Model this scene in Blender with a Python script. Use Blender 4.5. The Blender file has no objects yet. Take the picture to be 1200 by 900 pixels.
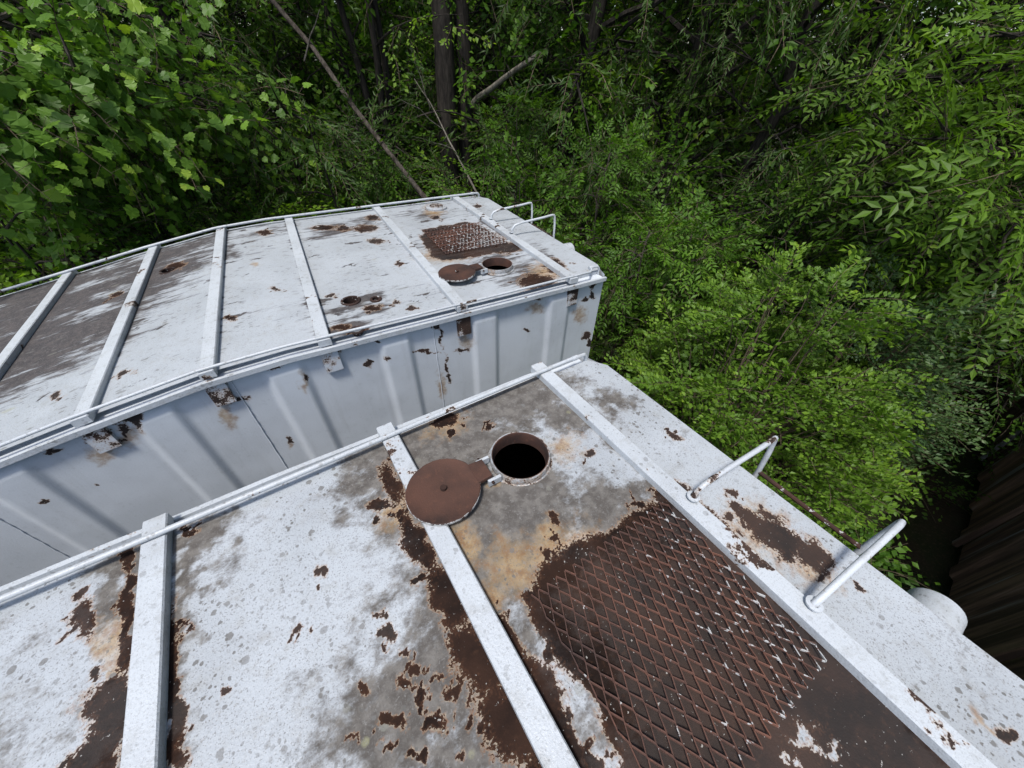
import bpy, math, random
import numpy as np
from mathutils import Vector, Matrix

# ------------------------------------------------------------------ camera, world, sun, exposure
scene = bpy.context.scene
COL = scene.collection
R_ = math.radians
ROOF = 3.0                      # height of the tank roofs above the ground
cam_d = bpy.data.cameras.new('camera'); cam = bpy.data.objects.new('camera', cam_d); COL.objects.link(cam)
cam_d.sensor_width = 36; cam_d.lens = 12.918; cam_d.clip_start = 0.05; cam_d.clip_end = 800
yaw, pit, rol = 0.5956, 0.7288, 0.0281
fw = Vector((math.sin(yaw)*math.cos(pit), math.cos(yaw)*math.cos(pit), -math.sin(pit)))
rt = Vector((math.cos(yaw), -math.sin(yaw), 0)); up = rt.cross(fw)
rt2 = rt*math.cos(rol)+up*math.sin(rol); up2 = up*math.cos(rol)-rt*math.sin(rol)
cam.matrix_world = Matrix(((rt2.x, up2.x, -fw.x, 0), (rt2.y, up2.y, -fw.y, 0), (rt2.z, up2.z, -fw.z, ROOF+1.28), (0, 0, 0, 1)))
scene.camera = cam
SUN_AZ, SUN_EL = R_(236), R_(66)   # clockwise from +Y
world = bpy.data.worlds.new('World'); scene.world = world; world.use_nodes = True
wn = world.node_tree; wn.nodes.clear()
sky = wn.nodes.new('ShaderNodeTexSky'); sky.sky_type = 'NISHITA'; sky.sun_disc = False
sky.sun_elevation = SUN_EL; sky.sun_rotation = SUN_AZ; sky.air_density = 1.0; sky.dust_density = 2.0; sky.ozone_density = 1.0
bg = wn.nodes.new('ShaderNodeBackground'); bg.inputs[1].default_value = 0.125
wo = wn.nodes.new('ShaderNodeOutputWorld')
wn.links.new(sky.outputs[0], bg.inputs[0]); wn.links.new(bg.outputs[0], wo.inputs[0])
sl = bpy.data.lights.new('sun', 'SUN'); sl.energy = 2.6; sl.angle = R_(9); sl.color = (1.0, 0.96, 0.9)
sun = bpy.data.objects.new('sun', sl); COL.objects.link(sun)
sd = Vector((math.sin(SUN_AZ)*math.cos(SUN_EL), math.cos(SUN_AZ)*math.cos(SUN_EL), math.sin(SUN_EL)))
sun.rotation_euler = sd.to_track_quat('Z', 'Y').to_euler(); sun.location = (-6, -6, 20)
scene.view_settings.view_transform = 'Standard'; scene.view_settings.look = 'None'
scene.view_settings.exposure = 0.80; scene.view_settings.gamma = 1; scene.view_settings.use_curve_mapping = False
scene.render.engine = 'CYCLES'
scene.cycles.max_bounces = 4; scene.cycles.diffuse_bounces = 3; scene.cycles.glossy_bounces = 2; scene.cycles.transmission_bounces = 2; scene.cycles.transparent_max_bounces = 2

# ------------------------------------------------------------------ helpers
def mesh_arrays(name, V, F, mats=(), mi=None, attrs=None, smooth=False):
    """V (n,3); F: list of index arrays (k,3) or (k,4) -> one mesh"""
    V = np.asarray(V, dtype=np.float32)
    Fs = [np.asarray(f, dtype=np.int32) for f in F if len(f)]
    loops = np.concatenate([f.ravel() for f in Fs])
    sizes = np.concatenate([np.full(len(f), f.shape[1], dtype=np.int32) for f in Fs])
    starts = np.concatenate(([0], np.cumsum(sizes)[:-1])).astype(np.int32)
    me = bpy.data.meshes.new(name)
    me.vertices.add(len(V)); me.vertices.foreach_set('co', V.ravel())
    me.loops.add(len(loops)); me.loops.foreach_set('vertex_index', loops)
    me.polygons.add(len(sizes)); me.polygons.foreach_set('loop_start', starts)
    if mi is not None: me.polygons.foreach_set('material_index', np.asarray(mi, dtype=np.int32))
    me.polygons.foreach_set('use_smooth', np.full(len(sizes), bool(smooth), dtype=bool))
    for m in mats: me.materials.append(m)
    for k, a in (attrs or {}).items():
        at = me.attributes.new(k, 'FLOAT', 'POINT'); at.data.foreach_set('value', np.asarray(a, dtype=np.float32))
    me.update(calc_edges=True); me.validate()
    return me

def link(name, me, parent=None, loc=None):
    o = bpy.data.objects.new(name, me); COL.objects.link(o)
    if parent is not None: o.parent = parent
    if loc is not None: o.location = loc
    return o

def empty(name, loc, rz=0):
    o = bpy.data.objects.new(name, None); COL.objects.link(o)
    o.location = loc; o.rotation_euler = (0, 0, rz); o.empty_display_size = .2
    return o

def tag(o, label=None, cat=None, group=None, kind=None):
    for k, v in (('label', label), ('category', cat), ('group', group), ('kind', kind)):
        if v: o[k] = v
    return o

class MB:
    """collects boxes, tubes, lathes into one mesh"""
    def __init__(s): s.v = []; s.f3 = []; s.f4 = []; s.n = 0
    def add(s, V, F):
        V = np.asarray(V, float); s.v.append(V)
        for f in F: (s.f3 if len(f) == 3 else s.f4).append([i+s.n for i in f])
        s.n += len(V)
    def box(s, x0, x1, y0, y1, z0, z1, b=0.0):
        if b <= 0:
            V = [(x, y, z) for z in (z0, z1) for y in (y0, y1) for x in (x0, x1)]
            s.add(V, [(0,2,3,1),(4,5,7,6),(0,1,5,4),(2,6,7,3),(0,4,6,2),(1,3,7,5)])
        else:   # bevelled box: three shells
            V = []
            for (dx, dz) in ((0, b), (b, 0)):
                pass
            ring = lambda i, z: [(x0+i, y0+i, z), (x1-i, y0+i, z), (x1-i, y1-i, z), (x0+i, y1-i, z)]
            V = ring(b, z0)+ring(0, z0+b)+ring(0, z1-b)+ring(b, z1)
            F = [(3,2,1,0)]
            for k in range(3):
                for i in range(4):
                    j = (i+1) % 4; F.append((4*k+i, 4*k+j, 4*k+4+j, 4*k+4+i))
            F.append((12,13,14,15)); s.add(V, F)
    def tube(s, path, rad, n=8, cap=True):
        P = np.asarray(path, float); m = len(P)
        r = np.full(m, rad) if np.isscalar(rad) else np.asarray(rad, float)
        T = np.gradient(P, axis=0); T /= np.linalg.norm(T, axis=1)[:, None]+1e-9
        u = np.cross(T[0], (0.13, 0.2, 1.0)); 
        if np.linalg.norm(u) < .2: u = np.cross(T[0], (1, .1, 0))
        V = []
        for i in range(m):
            u = u-T[i]*(u@T[i]); u /= np.linalg.norm(u)+1e-9; w = np.cross(T[i], u)
            for k in range(n):
                a = 2*math.pi*k/n; V.append(P[i]+r[i]*(math.cos(a)*u+math.sin(a)*w))
        F = []
        for i in range(m-1):
            for k in range(n):
                k2 = (k+1) % n; F.append((i*n+k, i*n+k2, (i+1)*n+k2, (i+1)*n+k))
        if cap:
            V.append(P[0]); V.append(P[-1]); a, b = len(V)-2, len(V)-1
            for k in range(n):
                k2 = (k+1) % n; F.append((a, k2, k)); F.append((b, (m-1)*n+k, (m-1)*n+k2))
        s.add(V, F)
    def lathe(s, prof, c, n=40, axis='z'):
        V = []; F = []
        for (r, h) in prof:
            for k in range(n):
                a = 2*math.pi*k/n
                V.append((c[0]+r*math.cos(a), c[1]+r*math.sin(a), c[2]+h) if axis == 'z' else (c[0]+h, c[1]+r*math.cos(a), c[2]+r*math.sin(a)))
        for i in range(len(prof)-1):
            for k in range(n):
                k2 = (k+1) % n; F.append((i*n+k, i*n+k2, (i+1)*n+k2, (i+1)*n+k))
        s.add(V, F)
    def build(s, name, mat, parent=None, smooth=False, attrs=None):
        V = np.concatenate(s.v); F = [f for f in (np.array(s.f3), np.array(s.f4)) if len(f)]
        me = mesh_arrays(name, V, F, [mat], smooth=smooth, attrs=attrs(V) if attrs else None)
        if smooth:
            try: me.set_sharp_from_angle(angle=R_(40))
            except Exception: pass
        return link(name, me, parent)

# ------------------------------------------------------------------ procedural materials
class NT:
    def __init__(s, name):
        s.m = bpy.data.materials.new(name); s.m.use_nodes = True; s.t = s.m.node_tree; s.t.nodes.clear()
        s.out = s.t.nodes.new('ShaderNodeOutputMaterial')
    def n(s, typ, ins=None, **kw):
        nd = s.t.nodes.new('ShaderNode'+typ)
        for k, v in kw.items(): setattr(nd, k, v)
        for k, v in (ins or {}).items(): s.set(nd.inputs[k], v)
        return nd
    def set(s, sock, v):
        if isinstance(v, bpy.types.NodeSocket): s.t.links.new(v, sock)
        elif isinstance(v, tuple) and len(v) == 3 and sock.type == 'RGBA': sock.default_value = (*v, 1)
        else: sock.default_value = v
    def math(s, op, a, b=0.0, c=0.0, clamp=False):
        nd = s.t.nodes.new('ShaderNodeMath'); nd.operation = op; nd.use_clamp = clamp
        for i, v in enumerate((a, b, c)): s.set(nd.inputs[i], v)
        return nd.outputs[0]
    def ss(s, v, lo, hi, to=1.0):
        nd = s.t.nodes.new('ShaderNodeMapRange'); nd.interpolation_type = 'SMOOTHSTEP'
        for i, x in enumerate((v, lo, hi, 0.0, to)): s.set(nd.inputs[i], x)
        return nd.outputs[0]
    def mix(s, f, a, b, mode='MIX'):
        nd = s.t.nodes.new('ShaderNodeMix'); nd.data_type = 'RGBA'; nd.blend_type = mode
        s.set(nd.inputs[0], f); s.set(nd.inputs[6], a); s.set(nd.inputs[7], b)
        return nd.outputs[2]
    def noise(s, vec, scale, detail=4, rough=.55, dist=0.0):
        return s.n('TexNoise', {'Vector': vec, 'Scale': scale, 'Detail': detail, 'Roughness': rough, 'Distortion': dist}).outputs[0]
    def attr(s, name): return s.n('Attribute', attribute_name=name).outputs['Fac']

def rust_colour(t, vec):
    a = t.noise(vec, 7, 3, .6); b = t.noise(vec, 45, 3, .65)
    c = t.mix(t.ss(a, .35, .66), (.0125, .0088, .0078), (.024, .0140, .0108))
    c = t.mix(t.math('MULTIPLY', t.ss(b, .54, .78), .45), c, (.060, .031, .020))
    return t.mix(t.math('MULTIPLY', t.ss(t.noise(vec, 3.2, 3), .46, .66), .7), c, (.040, .0215, .0150))

def mat_paint(name, streak=False, chips=0.0, speck=1.0, base=(.345, .372, .402), rough=.42, coord='Object', off=(0, 0, 0), pepper=.5, wall=False):
    t = NT(name)
    tc = t.n('TexCoord').outputs[coord]
    vec = t.n('Mapping', {'Vector': tc, 'Location': off}).outputs[0]
    n1 = t.noise(vec, 24, 5, .68); n2 = t.noise(vec, 130, 2, .6)
    rust, stain, tan = t.attr('rust'), t.attr('stain'), t.attr('tan')
    edge = t.math('MULTIPLY_ADD', t.math('SUBTRACT', n1, .5), 1.5, t.math('MULTIPLY', t.math('SUBTRACT', n2, .5), .95))
    if chips > 0:
        ch = t.noise(vec, 5.5, 5, .6)
        rust = t.math('MAXIMUM', rust, t.ss(ch, .66-.1*chips, .72-.1*chips, .6))
    r = t.math('ADD', rust, edge)
    mask = t.math('MULTIPLY', t.ss(r, .47, .53), t.ss(rust, .02, .10))
    halo = t.math('MULTIPLY', t.ss(r, .12, .5), t.ss(rust, .05, .3))
    # weathered paint
    big = t.noise(vec, 2.3, 3, .6); mid = t.noise(t.n('Mapping', {'Vector': tc, 'Scale': (1.0, 1.0, .10)}).outputs[0] if wall else vec, 17, 4, .65)
    c = t.mix(t.ss(big, .35, .7), base, tuple(x*.86 for x in base))
    c = t.mix(t.math('MULTIPLY', t.ss(mid, .50, .72), .14 if wall else .45), c, (.26, .265, .26))
    if streak:
        sv = t.n('Mapping', {'Vector': tc, 'Scale': (.16, 1.0, 1.0)}).outputs[0]
    else:
        sv = t.n('Mapping', {'Vector': tc, 'Scale': (.75, 1.0, 1.0), 'Rotation': (0, 0, .4)}).outputs[0]
    s1 = t.noise(sv, 16 if streak else 9, 5, .72); s2 = t.noise(sv, 70, 3, .7)
    sf = t.math('ADD', stain, t.math('ADD', t.math('MULTIPLY', t.math('SUBTRACT', s1, .5), 1.9), t.math('MULTIPLY', t.math('SUBTRACT', s2, .5), .7)))
    sfac = t.math('MULTIPLY', t.ss(sf, .25 if streak else .12, .75 if streak else .80, .93), t.ss(stain, .02, .2))
    scol = t.mix(t.ss(mid, .4, .65), (.034, .029, .029), (.058, .049, .047)) if streak else t.mix(t.ss(mid, .38, .66), (.060, .051, .043), (.130, .119, .107))
    c = t.mix(sfac, c, scol)
    tf = t.math('MULTIPLY', t.ss(t.math('ADD', tan, t.math('MULTIPLY', t.math('SUBTRACT', n1, .5), 1.6)), .2, 1.0, .75), t.ss(tan, .02, .3))
    c = t.mix(tf, c, t.mix(t.ss(n1, .4, .65), (.33, .24, .135), (.20, .115, .055)))
    c = t.mix(t.math('MULTIPLY', halo, .6), c, t.mix(t.ss(n2, .4, .6), (.36, .28, .20), (.20, .10, .05)))
    # lichen spots and pepper of dirt
    vst = t.n('Mapping', {'Vector': vec, 'Scale': (.4, 1, 1)}).outputs[0] if streak else vec
    wob = t.n('VectorMath', {0: vst, 1: t.n('Mapping', {'Vector': t.n('TexNoise', {'Vector': vec, 'Scale': 60.0}).outputs['Color'], 'Scale': (.012, .012, .012)}).outputs[0]}, operation='ADD').outputs[0]
    for sc, lo, k, col, op in ((30, .50, .75, (.13, .128, .125), .8), (13, .80, 1.3, (.17, .17, .15), .6), (64, .48, .85, (.10, .097, .092), .75), (9.5, .86, 1.5, (.25, .25, .15), .55)):
        vo = t.n('TexVoronoi', {'Vector': wob, 'Scale': float(sc), 'Randomness': 1.0})
        sep = t.n('SeparateColor', {0: vo.outputs['Color']})
        rad = t.math('MULTIPLY', t.math('SUBTRACT', sep.outputs[0], lo), k)
        d = t.math('SUBTRACT', rad, vo.outputs['Distance'])
        f = t.math('MULTIPLY', t.ss(d, 0.0, .07), t.math('MULTIPLY', t.ss(big, .31, .60), op*speck))
        c = t.mix(f, c, col)
    pf = t.math('MULTIPLY', t.ss(t.noise(vec, 210, 1, .6), .58, .70), pepper)
    c = t.mix(pf, c, (.12, .115, .11))
    c = t.mix(t.math('MULTIPLY', t.ss(t.noise(vec, 80, 3, .75), .56, .70), pepper), c, (.19, .185, .18))
    rc = rust_colour(t, vec); rim = t.math('MULTIPLY', t.math('SUBTRACT', 1.0, t.ss(r, .52, .80)), .35)
    c = t.mix(mask, c, t.mix(rim, rc, (.085, .040, .023)))
    # flakes of paint left in the rust
    fl = t.math('MULTIPLY', t.ss(t.noise(vec, 95, 2, .6), .68, .72), t.math('MULTIPLY', mask, .7))
    c = t.mix(fl, c, (.38, .37, .35))
    h = t.math('ADD', t.math('MULTIPLY', mask, -1.0), t.math('ADD', t.math('MULTIPLY', n2, .35), t.math('MULTIPLY', fl, .8)))
    bump = t.n('Bump', {'Strength': .3 if wall else .7, 'Distance': .005, 'Height': h}).outputs[0]
    ro = t.math('ADD', rough, t.math('ADD', t.math('MULTIPLY', mask, .4), t.math('MULTIPLY', sfac, .45)))
    b = t.n('BsdfPrincipled', {'Base Color': c, 'Roughness': ro, 'Normal': bump, 'Specular IOR Level': t.math('MULTIPLY', t.math('SUBTRACT', 1.0, sfac), .4)})
    t.t.links.new(b.outputs[0], t.out.inputs[0])
    return t.m

def mat_rust(name, flecks=.3, lo=.66, off=(0, 0, 0), bright=1.0):
    t = NT(name); vec = t.n('Mapping', {'Vector': t.n('TexCoord').outputs['Object'], 'Location': off}).outputs[0]
    c = rust_colour(t, vec)
    c = t.mix(1.0, c, (bright*1.12, bright*.94, bright*.9), 'MULTIPLY')
    n = t.noise(vec, 40, 6, .65)
    f = t.math('MULTIPLY', t.ss(t.math('ADD', n, t.math('MULTIPLY', t.attr('worn_lit'), .35)), lo, lo+.05), flecks)
    c = t.mix(f, c, (.42, .43, .43))
    bump = t.n('Bump', {'Strength': .5, 'Distance': .003, 'Height': t.noise(vec, 120, 5, .65)}).outputs[0]
    b = t.n('BsdfPrincipled', {'Base Color': c, 'Roughness': .78, 'Normal': bump, 'Specular IOR Level': .3})
    t.t.links.new(b.outputs[0], t.out.inputs[0]); return t.m

def mat_leaf(name, dark, light, young, trans=.35, rough=.42, spec=.4):
    t = NT(name); a = t.attr('rnd')
    c = t.mix(t.ss(a, .0, .8), dark, light); c = t.mix(t.ss(a, .88, 1.0), c, young)
    tc = t.n('TexCoord').outputs['Object']
    c = t.mix(t.math('MULTIPLY', t.ss(t.noise(tc, 1.1, 3), .45, .7), .45), c, dark)
    p = t.n('BsdfPrincipled', {'Base Color': c, 'Roughness': rough, 'Specular IOR Level': spec})
    tl = t.n('BsdfTranslucent', {'Color': t.mix(1.0, c, (1.25, 1.35, .55), 'MULTIPLY')})
    mx = t.n('MixShader', {0: trans, 1: p.outputs[0], 2: tl.outputs[0]})
    t.t.links.new(mx.outputs[0], t.out.inputs[0]); return t.m

def mat_bark(name, a, b, sc=1.0):
    t = NT(name); tc = t.n('TexCoord').outputs['Object']
    v = t.n('Mapping', {'Vector': tc, 'Scale': (9*sc, 9*sc, 1.8*sc)}).outputs[0]
    n = t.noise(v, 3.0, 8, .7)
    c = t.mix(t.ss(n, .36, .66), a, b)
    bump = t.n('Bump', {'Strength': .9, 'Distance': .02, 'Height': n}).outputs[0]
    p = t.n('BsdfPrincipled', {'Base Color': c, 'Roughness': .9, 'Normal': bump, 'Specular IOR Level': .2})
    t.t.links.new(p.outputs[0], t.out.inputs[0]); return t.m

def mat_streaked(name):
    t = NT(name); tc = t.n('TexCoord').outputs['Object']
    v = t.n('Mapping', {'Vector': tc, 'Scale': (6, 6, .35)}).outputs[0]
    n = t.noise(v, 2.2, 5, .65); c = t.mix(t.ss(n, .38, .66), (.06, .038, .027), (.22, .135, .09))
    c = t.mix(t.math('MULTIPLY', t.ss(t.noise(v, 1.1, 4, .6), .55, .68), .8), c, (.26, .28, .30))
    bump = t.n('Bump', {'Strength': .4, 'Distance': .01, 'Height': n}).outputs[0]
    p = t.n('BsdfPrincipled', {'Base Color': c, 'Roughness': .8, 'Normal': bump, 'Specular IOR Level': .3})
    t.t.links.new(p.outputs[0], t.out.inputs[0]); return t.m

def mat_ground():
    t = NT('leaf_litter'); v = t.n('TexCoord').outputs['Object']
    n = t.noise(v, 1.2, 6, .6); m = t.noise(v, 26, 6, .7)
    c = t.mix(t.ss(n, .35, .65), (.035, .028, .018), (.022, .030, .012))
    c = t.mix(t.math('MULTIPLY', t.ss(m, .5, .7), .7), c, (.075, .055, .035))
    bump = t.n('Bump', {'Strength': .8, 'Distance': .03, 'Height': m}).outputs[0]
    p = t.n('BsdfPrincipled', {'Base Color': c, 'Roughness': .95, 'Normal': bump, 'Specular IOR Level': .1})
    t.t.links.new(p.outputs[0], t.out.inputs[0]); return t.m

M = dict(
    near=mat_paint('weathered_white_paint', speck=1.15, pepper=.6),
    far=mat_paint('streaked_white_paint', streak=True, speck=.8, pepper=.5),
    trim=mat_paint('white_trim_paint', chips=.45, speck=.6, base=(.41, .44, .472), pepper=.3, off=(3.1, 1.7, .4)),
    wall=mat_paint('white_wall_paint', speck=.12, base=(.49, .525, .565), pepper=.06, off=(7, 2, 5), wall=True),
    lid=mat_rust('rusted_lid', .8, .72, (1, 2, 3), 1.8), grate=mat_rust('rusted_grating', .85, .64, (0, 0, 0), 3.4),
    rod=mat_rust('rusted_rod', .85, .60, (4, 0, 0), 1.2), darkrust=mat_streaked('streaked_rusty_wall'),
    inner=mat_rust('inside_shade_rust', 0, .9, (0, 5, 0), .3),  # shade under the hatch put into the rust colour
    grape=mat_leaf('broad_lobed_leaf', (0.076, 0.160, 0.023), (0.168, 0.303, 0.037), (0.280, 0.407, 0.045), .42, .5, .3),
    bush=mat_leaf('small_bush_leaf', (0.078, 0.155, 0.016), (0.150, 0.260, 0.024), (0.220, 0.330, 0.035), .38, .5, .3),
    blue=mat_leaf('grey_green_leaf', (0.036, 0.075, 0.028), (0.072, 0.127, 0.042), (0.098, 0.156, 0.050), .3, .5, .3),
    willow=mat_leaf('narrow_leaf', (0.027, 0.062, 0.009), (0.059, 0.117, 0.017), (0.099, 0.158, 0.025), .4, .5, .3),
    ash=mat_leaf('pinnate_leaf', (0.041, 0.098, 0.009), (0.084, 0.181, 0.016), (0.137, 0.245, 0.023), .42, .5, .3),
    ash_lit=mat_leaf('lit_pinnate_leaf', (0.062, 0.127, 0.011), (0.127, 0.235, 0.019), (0.205, 0.319, 0.028), .42, .5, .3),  # lighter copy of the pinnate leaf, light on the near limbs put into colour
    wood1=mat_leaf('wood_leaf', (0.044, 0.106, 0.012), (0.101, 0.204, 0.021), (0.176, 0.298, 0.035), .45, .5, .25),
    wood2=mat_leaf('wood_leaf_pale', (0.083, 0.164, 0.016), (0.185, 0.315, 0.028), (0.289, 0.426, 0.039), .48, .5, .25),
    bark=mat_bark('grey_brown_bark', (.030, .024, .020), (.10, .085, .072)),
    darkbark=mat_bark('dark_bark', (.012, .010, .009), (.040, .034, .029)),
    pale=mat_bark('pale_dead_bark', (.075, .066, .055), (.19, .175, .15)),
    twig=mat_bark('twig_bark', (.05, .038, .026), (.12, .095, .065)),
    ground=mat_ground(),
)

# ------------------------------------------------------------------ wear maps (metres, in each tank's own frame)
NEAR_RUST = [(-0.854,0.975,0.065,0.027,1.932),(-0.755,0.939,0.214,0.017,1.618),(-0.768,0.669,0.104,0.049,2.004),(-0.779,0.575,0.068,0.032,2.064),(-0.767,1.144,0.072,0.016,1.687),(-0.629,0.63,0.221,0.018,1.623),(-0.596,1.141,0.043,0.023,2.262),(-0.238,0.725,0.028,0.019,1.79),(-0.33,0.597,0.022,0.017,2.558),(-0.516,0.561,0.015,0.008,2.265),(-0.004,0.876,0.046,0.035,1.984),(-0.128,0.517,0.018,0.014,1.795),(-0.118,0.45,0.028,0.019,2.358),(-0.208,0.358,0.023,0.017,1.935),(-0.066,0.332,0.022,0.013,2.451),(-0.104,0.312,0.04,0.016,2.525),(-0.072,0.259,0.031,0.019,-2.454),(-0.154,0.258,0.044,0.016,2.53),(-0.072,0.193,0.031,0.021,2.438),(-0.012,0.227,0.02,0.016,1.32),(-0.125,0.16,0.022,0.018,1.594),(-0.038,0.103,0.019,0.009,2.539),(-0.201,0.218,0.025,0.012,2.493),(-0.253,0.292,0.017,0.009,2.438),(-0.087,0.381,0.02,0.012,2.442),(-0.014,0.276,0.019,0.011,2.494),(0.077,0.944,0.093,0.032,1.51),(0.062,0.667,0.125,0.039,1.584),(0.074,0.449,0.112,0.042,1.61),(0.08,0.261,0.113,0.051,1.653),(0.088,0.086,0.11,0.056,1.69),(0.183,0.232,0.082,0.022,1.513),(0.205,0.112,0.08,0.034,1.56),(0.189,-0.014,0.073,0.033,1.586),(0.221,-0.074,0.045,0.024,1.589),(0.391,1.146,0.068,0.043,-3.135),(0.852,0.633,0.034,0.028,-2.762),(0.517,0.473,0.026,0.02,2.726),(0.484,0.425,0.02,0.018,-2.826),(0.428,0.381,0.024,0.02,-2.476),(0.439,0.334,0.023,0.017,2.684),(0.559,0.991,0.021,0.02,1.213),(0.836,0.353,0.04,0.021,2.685),(1.17,-0.013,0.092,0.071,1.762),(1.211,-0.126,0.062,0.056,2.004),(1.155,0.059,0.057,0.034,1.918),(1.236,0.495,0.036,0.028,2.172),(1.191,0.181,0.036,0.026,2.37),(1.15,-0.616,0.023,0.017,2.495),(0.925,0.349,0.021,0.015,2.873),(1.422,-0.161,0.028,0.022,2.028)]
NEAR_RPOLY = [[(0.289,0.335),(0.405,0.362),(0.618,0.339),(0.758,0.327),(0.963,0.352),(1.065,0.316),(0.973,-0.571),(0.856,-0.601),(0.197,-0.171),(0.251,-0.093),(0.276,0.003),(0.273,0.125),(0.267,0.229)]]
NEAR_CLEAR = [(0.705,-0.348,0.041,0.025,2.54),(0.713,-0.399,0.044,0.014,2.649),(0.61,-0.327,0.022,0.009,2.672),(0.259,0.045,0.036,0.018,1.56),(0.252,-0.062,0.038,0.023,1.619)]
NEAR_STAIN = [(0.345,0.873,0.257,0.233,2.047),(0.154,0.785,0.261,0.16,1.262),(0.373,0.525,0.233,0.196,2.602),(0.184,0.439,0.146,0.125,1.23),(0.353,1.248,0.247,0.143,-3.067),(0.735,1.08,0.326,0.14,-3.115),(0.225,0.511,0.242,0.115,1.501),(0.313,0.239,0.116,0.053,1.438),(0.312,0.043,0.11,0.071,1.463),(0.049,0.409,0.244,0.108,1.654),(0.096,0.14,0.176,0.124,1.832),(0.082,1.064,0.188,0.134,1.529),(-0.119,0.259,0.202,0.101,2.498),(-0.762,1.075,0.208,0.063,1.731),(-0.612,0.918,0.275,0.031,1.585),(-0.563,1.12,0.101,0.068,2.756),(1.171,0.809,0.089,0.06,2.793),(0.819,0.363,0.109,0.084,3.121),(0.879,0.921,0.139,0.105,1.475),(0.737,0.373,0.147,0.077,-3.131)]
NEAR_TAN = [(0.791,0.716,0.083,0.067,-2.508),(0.457,0.38,0.169,0.072,2.927),(0.3,0.412,0.1,0.097,2.686),(0.189,0.569,0.093,0.058,1.47),(0.188,0.362,0.085,0.054,1.061),(0.656,0.756,0.065,0.03,0.924),(0.033,0.82,0.066,0.048,1.516),(0.384,1.131,0.103,0.075,-3.095),(0.462,0.725,0.076,0.02,2.579),(1.14,0.018,0.123,0.116,1.955),(1.174,-0.129,0.087,0.073,3.016),(1.144,-0.593,0.021,0.013,2.544),(-0.781,0.84,0.107,0.032,1.756),(0.469,0.445,0.059,0.054,-2.767)]
FAR_RUST = [(1.421,2.196,0.129,0.103,0.867),(1.722,2.354,0.14,0.079,1.14),(1.878,2.102,0.047,0.02,0.868),(1.575,2.863,0.138,0.092,-2.605),(1.509,2.153,0.088,0.076,-2.541),(1.367,4.239,0.125,0.102,1.403),(0.551,3.874,0.112,0.088,2.209),(0.554,3.509,0.073,0.058,2.2),(0.678,4.176,0.086,0.065,1.682),(0.354,3.967,0.078,0.058,1.834),(0.19,4.07,0.116,0.069,2.519),(1.257,3.907,0.056,0.051,1.814),(0.115,2.103,0.049,0.035,2.306),(0.25,2.357,0.055,0.046,-3.122),(0.025,2.191,0.055,0.037,2.381),(0.485,2.226,0.035,0.027,1.557),(0.406,2.356,0.036,0.022,1.427),(0.594,2.96,0.05,0.027,1.368),(-1.105,2.4,0.039,0.026,2.803),(-1.436,2.428,0.032,0.025,2.655),(-0.58,2.645,0.044,0.026,2.194),(-0.304,2.916,0.042,0.027,2.118),(-1.008,3.835,0.078,0.073,1.465),(-1.383,3.632,0.052,0.038,2.039),(-0.028,2.025,0.043,0.031,2.178),(1.834,4.094,0.064,0.039,1.135),(1.245,2.059,0.037,0.025,2.732),(-0.326,6.591,0.104,0.04,1.616),(-0.319,4.187,0.08,0.051,1.932),(0.047,2.656,0.032,0.023,2.233)]
FAR_RPOLY = [[(0.98,3.62),(1.541,3.628),(1.643,2.874),(1.505,2.812),(1.092,2.83),(1.003,2.835),(0.874,2.955),(0.915,3.181)]]
FAR_STAIN = [(1.467,2.338,0.31,0.203,0.974),(1.44,2.72,0.385,0.11,-2.813),(1.117,3.083,0.366,0.225,1.924),(1.706,3.411,0.484,0.08,1.533),(1.771,2.56,0.295,0.068,1.498),(0.583,4.02,0.213,0.157,1.661),(0.252,3.964,0.251,0.175,2.372),(1.719,3.847,0.338,0.057,1.525),(1.263,4.057,0.273,0.171,2.647),(0.25,2.357,0.102,0.08,1.963),(0.091,2.136,0.118,0.074,2.472),(-0.319,4.187,0.216,0.168,-2.802),(-0.597,3.95,0.258,0.063,1.616)]
FAR_DPOLY = [[(-3.906,5.37),(-2.45,4.678),(-0.66,4.402),(-0.652,4.093),(-0.824,3.921),(-0.952,3.275),(-1.106,3.044),(-1.306,2.834),(-1.53,2.682),(-1.742,2.599),(-2.353,2.448)]]
FAR_TAN = [(1.606,2.304,0.19,0.136,0.877),(0.983,2.941,0.216,0.142,2.623),(1.306,4.069,0.119,0.107,1.665),(-0.411,3.446,0.054,0.023,1.654)]
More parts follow.
